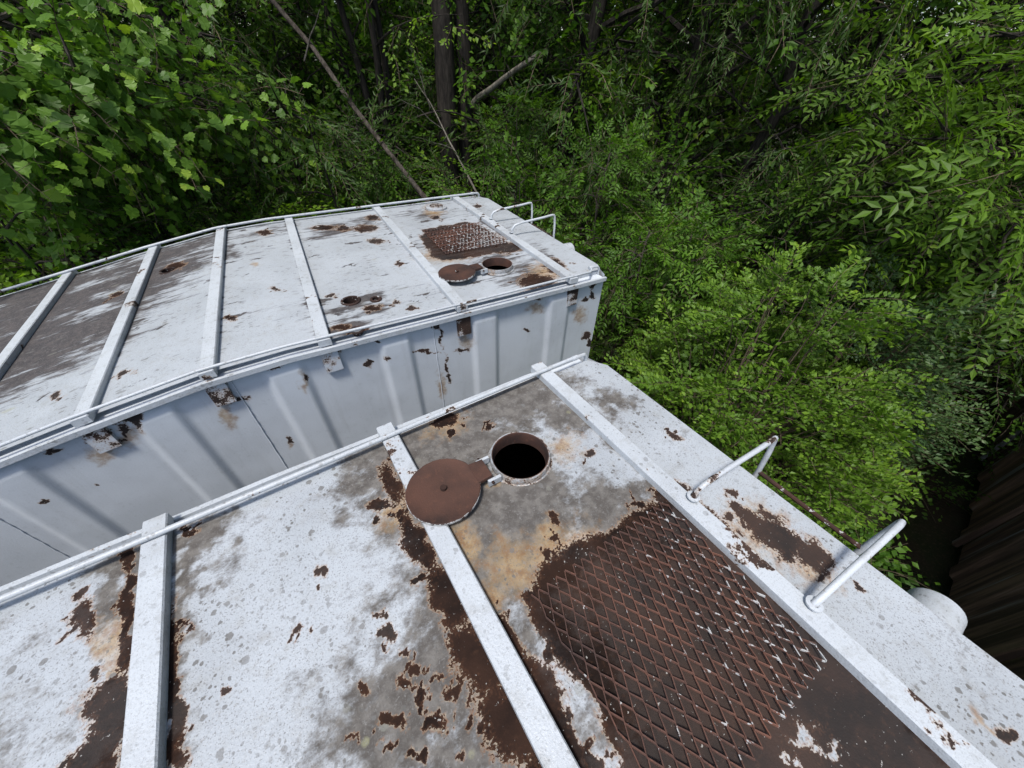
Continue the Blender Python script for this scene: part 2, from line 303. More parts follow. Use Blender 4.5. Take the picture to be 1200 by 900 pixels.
WALL_RUST = [(0.614,-0.158,0.125,0.012,1.585),(0.618,-0.422,0.112,0.013,1.586),(0.618,-0.554,0.05,0.02,1.53),(0.582,-0.067,0.036,0.019,2.791),(0.486,-0.252,0.111,0.01,2.769),(0.765,-0.34,0.063,0.018,2.787),(0.216,-0.208,0.027,0.016,1.447),(0.105,-0.216,0.028,0.025,2.026),(0.196,-0.073,0.019,0.015,1.552),(-1.071,-0.062,0.069,0.035,-3.121),(-1.066,-0.118,0.047,0.021,1.276),(-1.131,-0.139,0.053,0.017,1.307),(-1.261,-0.115,0.039,0.014,1.353),(-1.206,-0.114,0.059,0.021,1.372),(-0.379,-0.065,0.041,0.017,2.995),(1.921,-0.566,0.067,0.048,2.692),(1.99,-0.672,0.085,0.028,1.848),(1.899,-0.07,0.049,0.027,2.683),(1.916,-0.187,0.049,0.022,2.774),(1.837,-0.183,0.038,0.015,2.814),(1.299,-0.324,0.026,0.015,2.652),(1.916,-0.148,0.051,0.025,1.94),(-0.26,-0.18,0.025,0.013,1.28),(-0.501,-0.637,0.031,0.015,1.297),(-1.598,-0.324,0.024,0.011,1.357),(-1.412,-0.36,0.014,0.012,1.948),(1.183,-0.041,0.083,0.014,3.089),(1.387,-0.057,0.048,0.027,2.745),(-0.647,-0.127,0.09,0.02,1.434),(-0.614,-0.196,0.04,0.024,2.635),(-0.055,-0.053,0.06,0.037,1.325),(1.045,-0.02,0.052,0.017,3.107),(0.098,0.009,0.048,0.015,-3.138),(-1.407,-0.083,0.045,0.012,-3.121)]
WALL_TAN = [(-0.274,-0.222,0.077,0.018,1.374),(0.564,-0.61,0.13,0.026,1.58),(-1.135,-0.171,0.072,0.05,0.836),(-0.086,-0.126,0.074,0.037,1.315),(-0.519,-0.688,0.047,0.01,1.243),(0.791,-0.25,0.089,0.052,1.643),(1.819,-0.321,0.099,0.061,2.184),(1.371,-0.139,0.082,0.041,2.758),(-0.715,-0.281,0.109,0.033,1.411),(-1.272,-0.211,0.08,0.045,1.071)]

def vnoise(X, Y, sc, seed):
    lat = np.random.default_rng(seed).uniform(-1, 1, (256, 256)); x, y = X*sc+40, Y*sc+40
    i, j = np.floor(x).astype(int), np.floor(y).astype(int); u, v = x-i, y-j; u, v = u*u*(3-2*u), v*v*(3-2*v)
    g = lambda a, b: lat[a % 256, b % 256]
    return (g(i, j)*(1-u)+g(i+1, j)*u)*(1-v)+(g(i, j+1)*(1-u)+g(i+1, j+1)*u)*v
def fbm(X, Y, sc, seed, n=4): return sum(vnoise(X, Y, sc*2**k, seed+k)*.55**k for k in range(n))
def satellites(L, seed, k=4):
    rg = np.random.default_rng(seed); out = list(L)
    for (cx, cy, a, b, an) in L:
        for _ in range(rg.integers(1, k+1)):
            t = rg.uniform(0, 6.28); f = rg.uniform(1.15, 2.1); r = min(b, .03)*rg.uniform(.15, .45)
            x, y = a*f*math.cos(t), b*f*math.sin(t)
            out.append((cx+x*math.cos(an)-y*math.sin(an), cy+x*math.sin(an)+y*math.cos(an), r*rg.uniform(1, 2), r, rg.uniform(0, 3)))
    return out
def m_ell(X, Y, L, soft=.9, warp=.016, seed=5):
    out = np.zeros_like(X); X, Y = X+warp*fbm(X, Y, 22, seed), Y+warp*fbm(X, Y, 22, seed+50)
    for (cx, cy, a, b, an) in L:
        dx, dy = X-cx, Y-cy; ca, sa = math.cos(an), math.sin(an)
        d = np.sqrt(((dx*ca+dy*sa)/a)**2+((-dx*sa+dy*ca)/b)**2)
        out = np.maximum(out, np.clip(.5+(1-d)*soft, 0, 1))
    return out
def m_poly(X, Y, P, w, warp=.03):
    out = np.zeros_like(X); X, Y = X+warp*fbm(X, Y, 9, 90), Y+warp*fbm(X, Y, 9, 120)
    for pts in P:
        p = np.array(pts); inside = np.zeros(X.shape, bool); dist = np.full(X.shape, 1e9)
        for i in range(len(p)):
            a, b = p[i], p[(i+1) % len(p)]
            cond = (a[1] > Y) != (b[1] > Y)
            with np.errstate(divide='ignore', invalid='ignore'):
                xi = (b[0]-a[0])*(Y-a[1])/(b[1]-a[1]+1e-12)+a[0]
            inside ^= cond & (X < xi)
            ab = b-a; tt = np.clip(((X-a[0])*ab[0]+(Y-a[1])*ab[1])/(ab@ab+1e-12), 0, 1)
            dist = np.minimum(dist, np.hypot(X-a[0]-tt*ab[0], Y-a[1]-tt*ab[1]))
        sd_ = np.where(inside, dist, -dist)
        out = np.maximum(out, np.clip(.5+sd_/(2*w), 0, 1))
    return out
def rib_dirt(X, Y, ribs, k):
    return sum(k*np.exp(-np.clip(np.abs(X-x)-.034, 0, 1)/.016)*np.clip(.7+.8*fbm(X, Y, 6, 200), 0, 1.3) for x in ribs)
def wear_near(X, Y):
    NR = [(x, y, a*(.78 if a < .05 else 1), b*(.78 if a < .05 else 1), n) for x, y, a, b, n in NEAR_RUST]
    clear = m_ell(X, Y, NEAR_CLEAR, .5, .03)
    rust = np.maximum(m_ell(X, Y, satellites(NR, 8, 6)), m_poly(X, Y, NEAR_RPOLY, .03, .018)*np.clip(1-1.0*clear, 0, 1))
    bayc = np.clip((X-.17)*12, 0, 1)*np.clip((.96-X)*12, 0, 1)*np.clip((Y-.2)*4, 0, 1)
    st = m_ell(X, Y, NEAR_STAIN, .5, .05)+.24*fbm(X, Y, 4, 33)+.20*bayc+.05+rib_dirt(X, Y, (-1.55, -.68, .144, .986), .55)
    return dict(rust=rust, stain=np.clip(st, 0, 1), tan=m_ell(X, Y, NEAR_TAN, .6, .03))
def wear_far(X, Y):
    st = np.maximum(m_ell(X, Y, FAR_STAIN, .6, .04)*.62, m_poly(X, Y, FAR_DPOLY, .3, .06)*np.clip(.85+.4*fbm(X*.3, Y, 7, 61), 0, 1))
    rp = np.random.default_rng(77); pk = [(rp.uniform(-2.6, 1.6), rp.uniform(2.15, 4.35), rp.uniform(.02, .08), rp.uniform(.006, .016), rp.normal(0, .12)) for _ in range(110)]
    pk += [(.10, 2.44, .12, .05, .1), (.26, 2.50, .10, .05, -.2), (.05, 2.18, .14, .05, .1), (-.05, 2.60, .07, .03, 0)]
    st = np.maximum(st, m_ell(X, Y, pk, .8, .02)*.85)
    st = st+np.clip(.25*fbm(X*.3, Y, 5, 71), 0, .25)+rib_dirt(X, Y, (-2.55, -1.87, -1.22, -.67, -.087, .775, 1.69), .4)
    return dict(rust=np.maximum(m_ell(X, Y, satellites(FAR_RUST, 9, 3), .9, .02), m_poly(X, Y, FAR_RPOLY, .03)), stain=np.clip(st, 0, 1), tan=m_ell(X, Y, FAR_TAN, .6))
def wear_wall(X, Z):
    return dict(rust=m_ell(X, Z, [(x, y, a*.85, b*.85, n) for x, y, a, b, n in WALL_RUST], .9, .018), stain=np.zeros_like(X), tan=m_ell(X, Z, WALL_TAN, .6))

# ------------------------------------------------------------------ setting
gp = MB(); N = 60
gx = np.concatenate((-np.geomspace(300, 1.2, 30), np.geomspace(1.2, 300, 30)))
rng = np.random.default_rng(3)
GX, GY = np.meshgrid(gx, gx, indexing='ij')
GZ = rng.normal(0, .05, GX.shape)*np.clip((np.hypot(GX, GY)-5)/6, 0, 1)
V = np.stack((GX, GY, GZ-.0), -1).reshape(-1, 3)
idx = np.arange(N*N).reshape(N, N)
F = np.stack((idx[:-1, :-1], idx[1:, :-1], idx[1:, 1:], idx[:-1, 1:]), -1).reshape(-1, 4)
tag(link('ground', mesh_arrays('ground', V, [F], [M['ground']])), kind='structure')

# ------------------------------------------------------------------ storage tanks
def grid_panel(name, root, off, xs, ys_fn, zf, mat, wear, holes=(), seed=0):
    ny = ys_fn(xs[0])[2]
    X = np.repeat(xs[:, None], ny, 1); Y = np.empty_like(X)
    for i, x in enumerate(xs):
        a, b, _ = ys_fn(x); Y[i] = np.linspace(a, b, ny)
    rg = np.random.default_rng(seed); ph = rg.uniform(0, 6, 6)
    u = (X-xs[0])/(xs[-1]-xs[0]+1e-9)
    dent = (.006*np.sin(3.1*Y+ph[0])*np.sin(math.pi*u)+.003*np.sin(9*Y+ph[1]+4*X)*np.sin(math.pi*u))
    vv = np.linspace(0, 1, ny)[None, :]
    Z = zf(X)+dent*np.clip(np.minimum(u, 1-u)*8, 0, 1)*np.clip(np.minimum(vv, 1-vv)*9-.25, 0, 1)
    W = wear(X, Y)
    idx = np.arange(X.size).reshape(X.shape)
    F = np.stack((idx[:-1, :-1], idx[1:, :-1], idx[1:, 1:], idx[:-1, 1:]), -1).reshape(-1, 4)
    Xf, Yf, Zf = X.ravel().copy(), Y.ravel().copy(), Z.ravel().copy()
    for (hx, hy, hr) in holes:
        d = np.hypot(Xf-hx, Yf-hy); ins = d < hr
        F = F[~ins[F].all(1)]
        near = ins & np.isin(np.arange(len(d)), F)
        Xf[near] = hx+(Xf[near]-hx)*hr/np.maximum(d[near], 1e-6); Yf[near] = hy+(Yf[near]-hy)*hr/np.maximum(d[near], 1e-6)
    V = np.stack((Xf-off[0], Yf-off[1], Zf), -1)
    me = mesh_arrays(name, V, [F], [mat], attrs={k: w.ravel() for k, w in W.items()}, smooth=True)
    return link(name, me, root)

def build_tank(ang, yc, xe, ribs, prof, wear, mroof, hatch, plug, grating, stub_y, label, cell, xleft, rail_taper, holes_extra=(), fine_wall=-1, tab_rust=None, fine_x=-3, ylo=-1.17, rib_w=.072, grate_worn_lit=0.0, lidc=None, low_side=0):
    """all x, y in the tank's own frame (turned by ang about the world's origin); its root stands at its base"""
    xm = (xe+xleft)/2; ca, sa = math.cos(ang), math.sin(ang)
    root = empty('storage_tank', (xm*ca-yc*sa, xm*sa+yc*ca, 0), ang)
    tag(root, label, 'tank', 'white steel storage tanks')
    off = (xm, yc)
    HW = 1.17; OW = 1.235
    zf = lambda x: ROOF+prof(x)
    def P(x, y, z): return (x-off[0], y-off[1], z)
    def hw(x): return np.interp(x, [xe-.065, xe], [HW-.035, HW-.13]) if x > ribs[-1]+.1 else HW-.035*max(0, (x-ribs[-1])/.1)
    hatch_r = .128
    # roof sheets, one for each bay
    edges = [xleft]+list(ribs)+[xe]
    for i in range(len(edges)-1):
        a, b = edges[i], edges[i+1]
        if i == 0 and a < fine_x: 
            xs = np.concatenate((np.arange(a, fine_x, .2), np.linspace(fine_x, b, max(3, int((b-fine_x)/cell)))))
        else: xs = np.linspace(a, b, max(3, int((b-a)/cell)))
        if i == len(edges)-2: xs = np.unique(np.concatenate((xs, [xe-.065])))
        ny = int(2*HW/cell)
        yf = lambda x: (yc-hw(x), yc+hw(x), ny)
        hs = [(hatch[0], hatch[1], hatch_r-.006)]+[h for h in holes_extra]
        grid_panel('roof_panel', root, off, xs, yf, zf, mroof, wear, [h for h in hs if a < h[0] < b], seed=i+int(yc*10))
    # floor, and an added liner with the inside's shade put into its dark colour
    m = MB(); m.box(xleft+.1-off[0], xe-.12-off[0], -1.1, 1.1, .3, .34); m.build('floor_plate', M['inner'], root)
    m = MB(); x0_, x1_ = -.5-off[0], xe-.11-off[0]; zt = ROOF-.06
    m.add([(x, y, z) for z in (.345, zt) for x, y in ((x0_, -1.13), (x1_, -1.13), (x1_, 1.13), (x0_, 1.13))], [(0, 1, 5, 4), (1, 2, 6, 5), (2, 3, 7, 6), (3, 0, 4, 7)]); m.build('added_dark_liner', M['inner'], root)
    # cross beams with tabs turned down over the side walls
    for i, x in enumerate(ribs):
        m = MB(); z0 = float(zf(x)); sl_ = (float(zf(x+.05))-float(zf(x-.05)))/.1
        V = []; hwid = rib_w/2; bb = .004
        prof2 = [(-hwid, -.004), (-hwid, .032), (-hwid+bb, .037), (hwid-bb, .037), (hwid, .032), (hwid, -.004)]
        ys = np.linspace(-OW+.012, OW-.012, 40)
        V = [(x+dx-off[0], y, z0+dz+sl_*dx+.0012*math.sin(5*y+i)) for y in ys for dx, dz in prof2]
        F = [(k*6+j, k*6+(j+1) % 6, (k+1)*6+(j+1) % 6, (k+1)*6+j) for k in range(39) for j in range(6)]
        F += [(0, 1, 2, 5), (2, 3, 4, 5), (39*6+5, 39*6+2, 39*6+1, 39*6), (39*6+5, 39*6+4, 39*6+3, 39*6+2)]
        m.add(V, F)
        beam = m.build('cross_beam', M['trim'], root)
        for s in (-1, 1):
            nx, nz = 8, 18; tr = (tab_rust or {}).get(i, .15)
            yy = s*(OW-.006)
            xs2 = np.linspace(-hwid-.012, hwid+.012, nx); zs = np.linspace(-.19, -.044, nz)
            V = [(x+a-off[0], yy, z0+b+sl_*a) for b in zs for a in xs2]+[(x+a-off[0], yy-s*.024, z0+b+sl_*a) for b in zs for a in xs2]
            q = nx*nz; F = []
            for k in range(nz-1):
                for j in range(nx-1):
                    F.append((k*nx+j, k*nx+j+1, (k+1)*nx+j+1, (k+1)*nx+j)); F.append((q+k*nx+j, q+(k+1)*nx+j, q+(k+1)*nx+j+1, q+k*nx+j+1))
            ring = [j for j in range(nx)]+[k*nx+nx-1 for k in range(1, nz)]+[(nz-1)*nx+j for j in range(nx-2, -1, -1)]+[k*nx for k in range(nz-2, 0, -1)]
            for k in range(len(ring)):
                a_, b_ = ring[k], ring[(k+1) % len(ring)]; F.append((a_, q+a_, q+b_, b_))
            m2 = MB(); m2.add(V, F)
            rg = np.random.default_rng(i*7+s+3); grad = np.array([tr-.12+.9*(b+.11)+.35*vnoise(np.array(a), np.array(b), 30, i) for b in zs for a in xs2]*2)
            m2.build('tab', M['wall'], beam, attrs=lambda VV: dict(rust=np.clip(grad, 0, 1), stain=np.zeros(len(VV)), tan=np.clip(grad*.5, 0, 1)))
    # edge ledges, outer bars, pipes along both long sides
    xs = np.unique(np.concatenate((np.linspace(xleft, xe-.07, 60), ribs)))
    for s in (-1, 1):
        def sweep(sec, name, mat, xs=xs, taper=0.0):
            m = MB(); k = len(sec)
            V = [(x-off[0], s*(y-taper*np.interp(x, [xe-1.6, xe-.1], [0, 1])), float(zf(x))+z+.001*math.sin(11*x+y*9)) for x in xs for (y, z) in sec]
            F = [(i*k+j, i*k+(j+1) % k, (i+1)*k+(j+1) % k, (i+1)*k+j) for i in range(len(xs)-1) for j in range(k)]
            F += [tuple(range(k))[:4], tuple((len(xs)-1)*k+j for j in range(k))[:4]]
            m.add(V, F); return m.build(name, mat, root)
        sweep([(HW-.04, -.030), (OW-.004, -.030), (OW-.004, -.038), (HW-.04, -.038)], 'edge_ledge', M['wall'])
        sweep([(HW-.046, -.003), (HW-.037, -.003), (HW-.037, -.032), (HW-.046, -.032)], 'edge_step', M['trim'])
        sweep([(OW-.012, -.036), (OW-.012, -.012), (OW+.008, -.012), (OW+.008, -.042)], 'edge_bar', M['trim'], taper=rail_taper)
        pin, pz, pr_ = (.034, .0455, .0085) if s == low_side else (-.030, .0485, .0110)
        pts = [P(x, yc+s*(HW+pin+.004*math.sin(2.1*x)), float(zf(x))+pz) for x in xs if x < xe-.15]
        x1 = xe-.09; yy = yc+s*(HW+min(pin, -.03)); z1 = float(zf(x1))-.0655+pz
        pts += [P(x1-.06, yy, z1+.0655), P(x1, yy, z1+.062), P(x1+.015, yy, z1+.045), P(x1+.018, yy, z1-.015)]
        m = MB(); m.tube(pts, pr_, 10); m.build('edge_pipe', M['trim'], root, smooth=True)
        m = MB(); m.tube([P(x1-.09, yy, z1+.0655), P(x1-.055, yy, z1+.0655)], .0145, 10); m.build('pipe_collar', M['trim'], root, smooth=True)
    # corrugated long walls: ridges stand proud
    def ridge(x):
        u = np.mod(x-.30+.32, .64)-.32
        q = np.clip((.115-np.abs(u))/.04, 0, 1); return .021*(.7*q+.3*q*q*(3-2*q))
    for s in (-1, 1):
        fine = (s == fine_wall)
        xs = np.linspace(max(xleft, fine_x), xe-.06, int((xe-max(xleft, fine_x))/(.012 if fine else .05)))
        if xleft < fine_x: xs = np.concatenate((np.arange(xleft, fine_x, .05), xs))
        zs = np.concatenate((np.linspace(-.032, -1.05, 85 if fine else 3), [-1.4, -2.0, -2.75]))
        X, Zr = np.meshgrid(xs, zs, indexing='ij')
        rid = ridge(X)*np.clip((-.045-Zr)/.07, 0, 1)
        Y = s*(OW-.030+rid+.0015*np.sin(2.2*X+1.3*Zr))
        top = zf(X)
        Z = np.where(Zr > -2.7, top+Zr, .25)
        W = wear_wall(X, Zr) if fine else {k: np.zeros_like(X) for k in ('rust', 'stain', 'tan')}
        idx = np.arange(X.size).reshape(X.shape)
        F = np.stack((idx[:-1, :-1], idx[1:, :-1], idx[1:, 1:], idx[:-1, 1:]), -1).reshape(-1, 4)
        V = np.stack((X-off[0], Y, Z), -1).reshape(-1, 3)
        link('side_wall', mesh_arrays('side_wall', V, [F], [M['wall']], attrs={k: w.ravel() for k, w in W.items()}, smooth=True), root)
    if fine_wall:
        for xs_ in (-1.80, -.60, .56):
            m = MB(); m.tube([(xs_-off[0]+.001*math.sin(40*z), fine_wall*(OW-.0285+.0015*math.sin(90*z)+float(ridge(xs_))), float(zf(xs_))+z) for z in np.linspace(-.05, -2.6, 110)], .0032, 6, cap=False); m.build('weld_seam', M['wall'], root, smooth=True)
    # end walls with cut corners
    for (x0, s) in ((xe, 1), (xleft, -1)):
        m = MB(); c = .075; z1 = float(zf(x0))-.004
        pl = [(x0-s*(c-.012), OW-.030), (x0-s*.006, HW-.14), (x0-s*.006, -HW+.14), (x0-s*(c-.012), -OW+.030)]
        V = [(x-off[0], y, z) for z in (.25, z1) for x, y in pl]
        m.add(V, [(0, 1, 5, 4), (1, 2, 6, 5), (2, 3, 7, 6)]); m.build('end_wall', M['wall'], root)
    for s in (-1, 1):
        m = MB(); m.box(xleft+.2-off[0], xe-.2-off[0], s*.9-.08, s*.9+.08, 0, .3); m.build('skid_beam', M['trim'], root)
    # hatch: collar, hinge lugs, lid swung open
    hx, hy = hatch; z0 = float(zf(hx))
    m = MB(); r = hatch_r
    m.lathe([(r-.008, .036), (r-.003, .036), (r-.001, .033), (r, .006), (r+.010, .001), (r+.012, -.004)], P(hx, hy, z0), 48)
    col = m.build('hatch_collar', M['near'], root, smooth=True, attrs=lambda VV: dict(rust=np.clip(.22+.3*fbm(VV[:, 0], VV[:, 1], 14, 300), 0, 1), stain=np.full(len(VV), .35), tan=np.full(len(VV), .25)))
    m = MB(); m.lathe([(r-.016, -.03), (r-.014, .022), (r-.011, .0345), (r-.0075, .0365)], P(hx, hy, z0), 48); m.build('collar_lining', M['lining'], col, smooth=True)
    lx, ly = lidc; d = np.array([lx-hx, ly-hy]); D = np.linalg.norm(d); d /= D; pn = np.array([-d[1], d[0]])
    for s in (-1, 1):
        m = MB()
        a = np.array([hx, hy])+d*(r-.004)+pn*s*.052; b = np.array([hx, hy])+d*(r+.052)+pn*s*.052
        w = pn*.006
        zz = (z0+.012, z0+.044)
        V = [P(*(q), z) for z in zz for q in (a-w, b-w, b+w, a+w)]
        m.add(V, [(0, 3, 2, 1), (4, 5, 6, 7), (0, 1, 5, 4), (1, 2, 6, 5), (2, 3, 7, 6), (3, 0, 4, 7)])
        m.build('hinge_lug', M['trim'], col)
    m = MB(); a = np.array([hx, hy])+d*(r+.036)
    m.tube([P(*(a+pn*.068), z0+.038), P(*(a-pn*.068), z0+.038)], .006, 8); m.build('hinge_pin', M['rod'], col, smooth=True)
    # the lid, a flanged disc with a neck towards the hinge, its underside up
    lr = .141; m = MB(); zl = z0+.046
    ringp = []
    n = 64; base_a = math.atan2(-d[1], -d[0])
    for k in range(n):
        an = base_a+2*math.pi*k/n; q = np.array([lx, ly])+lr*np.array([math.cos(an), math.sin(an)])
        ringp.append(q)
    tilt = lambda q: -.075*((q-np.array([hx, hy]))@d-r)*.25
    V = []
    for (sc, dz) in ((1, 0), (1, .010), (.975, .013), (.95, .0115), (.5, .010), (.12, .009)):
        for q in ringp:
            qq = np.array([lx, ly])+(q-np.array([lx, ly]))*sc; V.append(P(qq[0], qq[1], zl+dz+tilt(qq)))
    V.append(P(lx, ly, zl+.0088+tilt(np.array([lx, ly])))); F = []
    for i in range(5):
        for k in range(n): F.append((i*n+k, i*n+(k+1) % n, (i+1)*n+(k+1) % n, (i+1)*n+k))
    for k in range(n): F.append((5*n+k, 5*n+(k+1) % n, 6*n))
    F += [(0, n-1-k, n-2-k) for k in range(0, n-2)]
    m.add(V, F)
    def worn_lit(VV):
        rr = np.hypot(VV[:, 0]+off[0]-lx, VV[:, 1]+off[1]-ly)
        return dict(worn_lit=np.where((rr > lr*.985) & (rr < lr*1.02), .8, np.where(rr < .014, .6, 0)))
    lid = m.build('hatch_lid', M['lid'], root, smooth=True, attrs=worn_lit)
    m = MB(); ta = np.array([lx, ly])-d*(lr*.90); tb = np.array([hx, hy])+d*(r+.030)
    V = [P(*(e+pn*w_), zl+dz+tilt(e)) for dz in (-.001, .0145) for e, w_ in ((ta, -.048), (tb, -.043), (tb, .043), (ta, .048))]
    m.add(V, [(0, 3, 2, 1), (4, 5, 6, 7), (0, 1, 5, 4), (1, 2, 6, 5), (2, 3, 7, 6), (3, 0, 4, 7)]); m.build('lid_tongue', M['lid'], lid)
    m = MB(); m.tube([P(lx, ly, zl+.008), P(lx+.002, ly, zl+.020)], .012, 10); m.build('lid_bolt', M['rod'], lid, smooth=True)
    # closed small port and round openings
    if plug:
        m = MB(); m.lathe([(.115, -.004), (.113, .020), (.105, .024), (.075, .024), (.072, .034), (.0, .035)], P(plug[0], plug[1], float(zf(plug[0]))), 36)
        m.build('port_cover', M['near'], root, smooth=True, attrs=lambda VV: dict(rust=np.where(VV[:, 2] > ROOF+.03, .55, .2), stain=np.zeros(len(VV)), tan=np.zeros(len(VV))))
    for (px, py, pr) in holes_extra:
        m = MB(); m.lathe([(0, -.20), (pr-.002, -.20), (pr-.002, .002), (pr+.006, .006), (pr+.014, .002), (pr+.016, -.006)], P(px, py, float(zf(px))), 28)
        m.build('port_rim', M['rod'], root, smooth=True)
    # expanded metal grating
    gx0, gx1, gy0, gy1 = grating; ns = 34; sw = (gx1-gx0)/ns; rows = int(round((gy1-gy0)/.076)); lw = (gy1-gy0)/rows
    m = MB(); rg = np.random.default_rng(5); z0 = float(zf(gx0))
    for i in range(ns+1):
        path = []
        for k in range(rows*2+1):
            dx = sw*.5*(1 if (k+i) % 2 else -1)
            if i == 0: dx = max(dx, 0) 
            for e in (-.10, .10):
                kk = k+e
                if kk < 0 or kk > rows*2: continue
                path.append((gx0+i*sw+dx*.92+rg.normal(0, .0008), gy0+kk*lw/2, z0+.018+(.0035 if e > 0 else -.0035)+.003*math.sin(3*i+k)+rg.normal(0, .0006)))
        pth = np.array(path); h, w = .0032, .0016
        T = np.gradient(pth, axis=0); T[:, 2] = 0; T /= np.linalg.norm(T, axis=1)[:, None]; Sd = np.stack((T[:, 1], -T[:, 0], np.zeros(len(T))), 1)
        upv = np.array([0, 0, 1.0]); lean = .0022
        V = []
        for j in range(len(pth)):
            c0 = pth[j]-np.array([off[0], off[1], 0])
            V += [c0-Sd[j]*w-upv*h, c0+Sd[j]*w-upv*h, c0+Sd[j]*w+upv*h+np.array([0, lean, 0]), c0-Sd[j]*w+upv*h+np.array([0, lean, 0])]
        F = [(j*4+q, j*4+(q+1) % 4, j*4+4+(q+1) % 4, j*4+4+q) for j in range(len(pth)-1) for q in range(4)]
        F += [(3, 2, 1, 0), tuple((len(pth)-1)*4+q for q in range(4))]
        m.add(V, F)
    def gw(VV):
        x = VV[:, 0]+off[0]; y = VV[:, 1]+off[1]
        top = (VV[:, 2] > z0+.018).astype(float)
        return dict(worn_lit=top*np.clip(grate_worn_lit+.02+.55*((x-gx0)/(gx1-gx0)-.45)-.3*((y-gy0)/(gy1-gy0)-.5), 0, 1))  # strand tops paler to the right: paint remnants plus glints put into colour
    m.build('grating', M['grate'], root, attrs=gw)
    # hand rails over the end, joined by the top rungs of the ladder below
    xr = ribs[-1]+.022; xo = xe+.105; zr = float(zf(xe))
    ladder = []
    for s in (-1, 1):
        y = yc-.0+s*.213; dy = .03 if s > 0 else .022; lift = .022 if (s > 0 or yc > 1) else 0.0
        pts = [P(xr, y+dy, zr+.045), P(xr+.006, y+dy, zr+.056+lift), P(xr+.03, y+dy*.95, zr+.070+1.6*lift), P(xr+.10, y+dy*.8, zr+.088+1.5*lift), P(xo-.12, y+dy*.2, zr+.132+.4*lift), P(xo-.035, y, zr+.151), P(xo-.010, y, zr+.148), P(xo, y, zr+.130), P(xo+.001, y-lift*.5, zr+.06), P(xo-.006, y-lift*1.1, zr-.06), P(xo-.006, y-lift*1.1, zr-1.2), P(xo-.006, y-lift*1.1, zr-2.4)]
        m = MB(); m.tube(pts, .0106, 12); hr = m.build('hand_rail', M['rail'], root, smooth=True)
        m = MB(); m.lathe([(.024, -.002), (.024, .004), (.013, .006)], P(xr, y+dy, zr+.050), 14); m.build('rail_foot', M['trim'], hr, smooth=True)
    for k in range(7):
        m = MB(); z = zr-.055-k*.3; m.tube([P(xo-.006, yc-.213, z), P(xo-.006, yc+.0, z-.002), P(xo-.006, yc+.19, z)], .0095, 8); m.build('ladder_rung', M['rod'] if k < 2 else M['trim'], root, smooth=True)
    # capped pipe stub on the end wall
    m = MB(); c = P(xe-.02, stub_y, zr-.105); m.lathe([(.072, 0), (.072, .150), (.070, .156), (.064, .158), (.060, .150), (.058, .02), (0, .018)], c, 32, 'x'); m.build('pipe_stub', M['trim'], root, smooth=True)
    return root

M['lining'] = mat_rust('rusted_lining', .15, .66, (2, 2, 1), 2.0)
M['rail'] = mat_paint('chipped_rail_paint', chips=1.0, speck=.3, base=(.44, .47, .505), pepper=.2, off=(5.3, 1.1, 2.4))
flat = lambda x: 0*np.asarray(x)
KX = [-7, -5, -1.93, -1.27, -.70, -.3, 3]; KZ = [-.9, -.75, -.225, -.105, -.02, 0, 0]
# near tank: straight under the camera
build_tank(0, 0, 1.345, [-1.55, -.68, .144, .986], flat, wear_near, M['near'], (.590-.02, .785-.02), None, (.304, .912, -.292, .307), -.45,
           'nearest white tank, blistered roof with open round hatch and large rusty diamond grating', .0085, -6.0, .03, fine_wall=0, fine_x=-1.6, tab_rust={}, grate_worn_lit=.05, lidc=(.225, .775))
# far tank: turned slightly, its roof falling away to the left
bend = lambda x: np.interp(x, KX, KZ)
build_tank(R_(-4.3), 3.262, 2.065, [-3.4, -2.55, -1.87, -1.22, -.67, -.087, .775, 1.69], bend, wear_far, M['far'], (1.285, 2.535), (1.375, 4.19), (1.00, 1.585, 2.93, 3.55), 2.78,
           'farther white tank, roof bending down to the left, streaked dark brown at its left end', .013, -6.4, .0, holes_extra=[(.105, 2.125, .030), (.30, 2.46, .026), (.142, 2.514, .052), (-1.05, 3.80, .05)], fine_wall=-1,
           tab_rust={7: .75, 6: .8, 5: .42, 4: .6, 3: .45}, grate_worn_lit=.4, lidc=(.925, 2.50), low_side=-1)
# third tank beyond the end of the near one: only its dark rusty side is seen
def third():
    ang = R_(6.5); root = empty('storage_tank', (7.94, -2.19, 0), ang)
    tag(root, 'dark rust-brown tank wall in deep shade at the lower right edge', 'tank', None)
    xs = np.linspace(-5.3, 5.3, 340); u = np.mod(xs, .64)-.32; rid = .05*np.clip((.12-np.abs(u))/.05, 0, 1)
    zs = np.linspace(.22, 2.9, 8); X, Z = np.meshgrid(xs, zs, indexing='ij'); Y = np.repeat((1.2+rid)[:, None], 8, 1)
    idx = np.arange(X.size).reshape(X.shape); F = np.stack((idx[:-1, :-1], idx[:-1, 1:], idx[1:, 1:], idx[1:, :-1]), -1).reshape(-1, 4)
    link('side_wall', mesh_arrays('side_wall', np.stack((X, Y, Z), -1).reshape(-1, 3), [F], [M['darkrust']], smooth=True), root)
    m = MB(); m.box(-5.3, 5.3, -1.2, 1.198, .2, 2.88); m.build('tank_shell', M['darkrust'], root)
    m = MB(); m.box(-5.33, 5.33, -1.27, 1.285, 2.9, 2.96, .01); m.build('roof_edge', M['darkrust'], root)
    for s in (-1, 1):
        m = MB(); m.box(-5.32, -5.2, s*1.22-.05, s*1.22+.06, .0, 2.898, .008); m.build('corner_post', M['trim'] if s < 0 else M['darkrust'], root)
        m = MB(); m.box(-5.2, 5.2, s*.9-.08, s*.9+.08, 0, .198); m.build('skid_beam', M['darkrust'], root)
    for k in range(5):
        x = -4.4+k*1.9
        m = MB(); m.box(x-.03, x+.03, 1.262, 1.31, .25, 2.85, .006); m.build('wall_stiffener', M['darkrust'], root)
third()

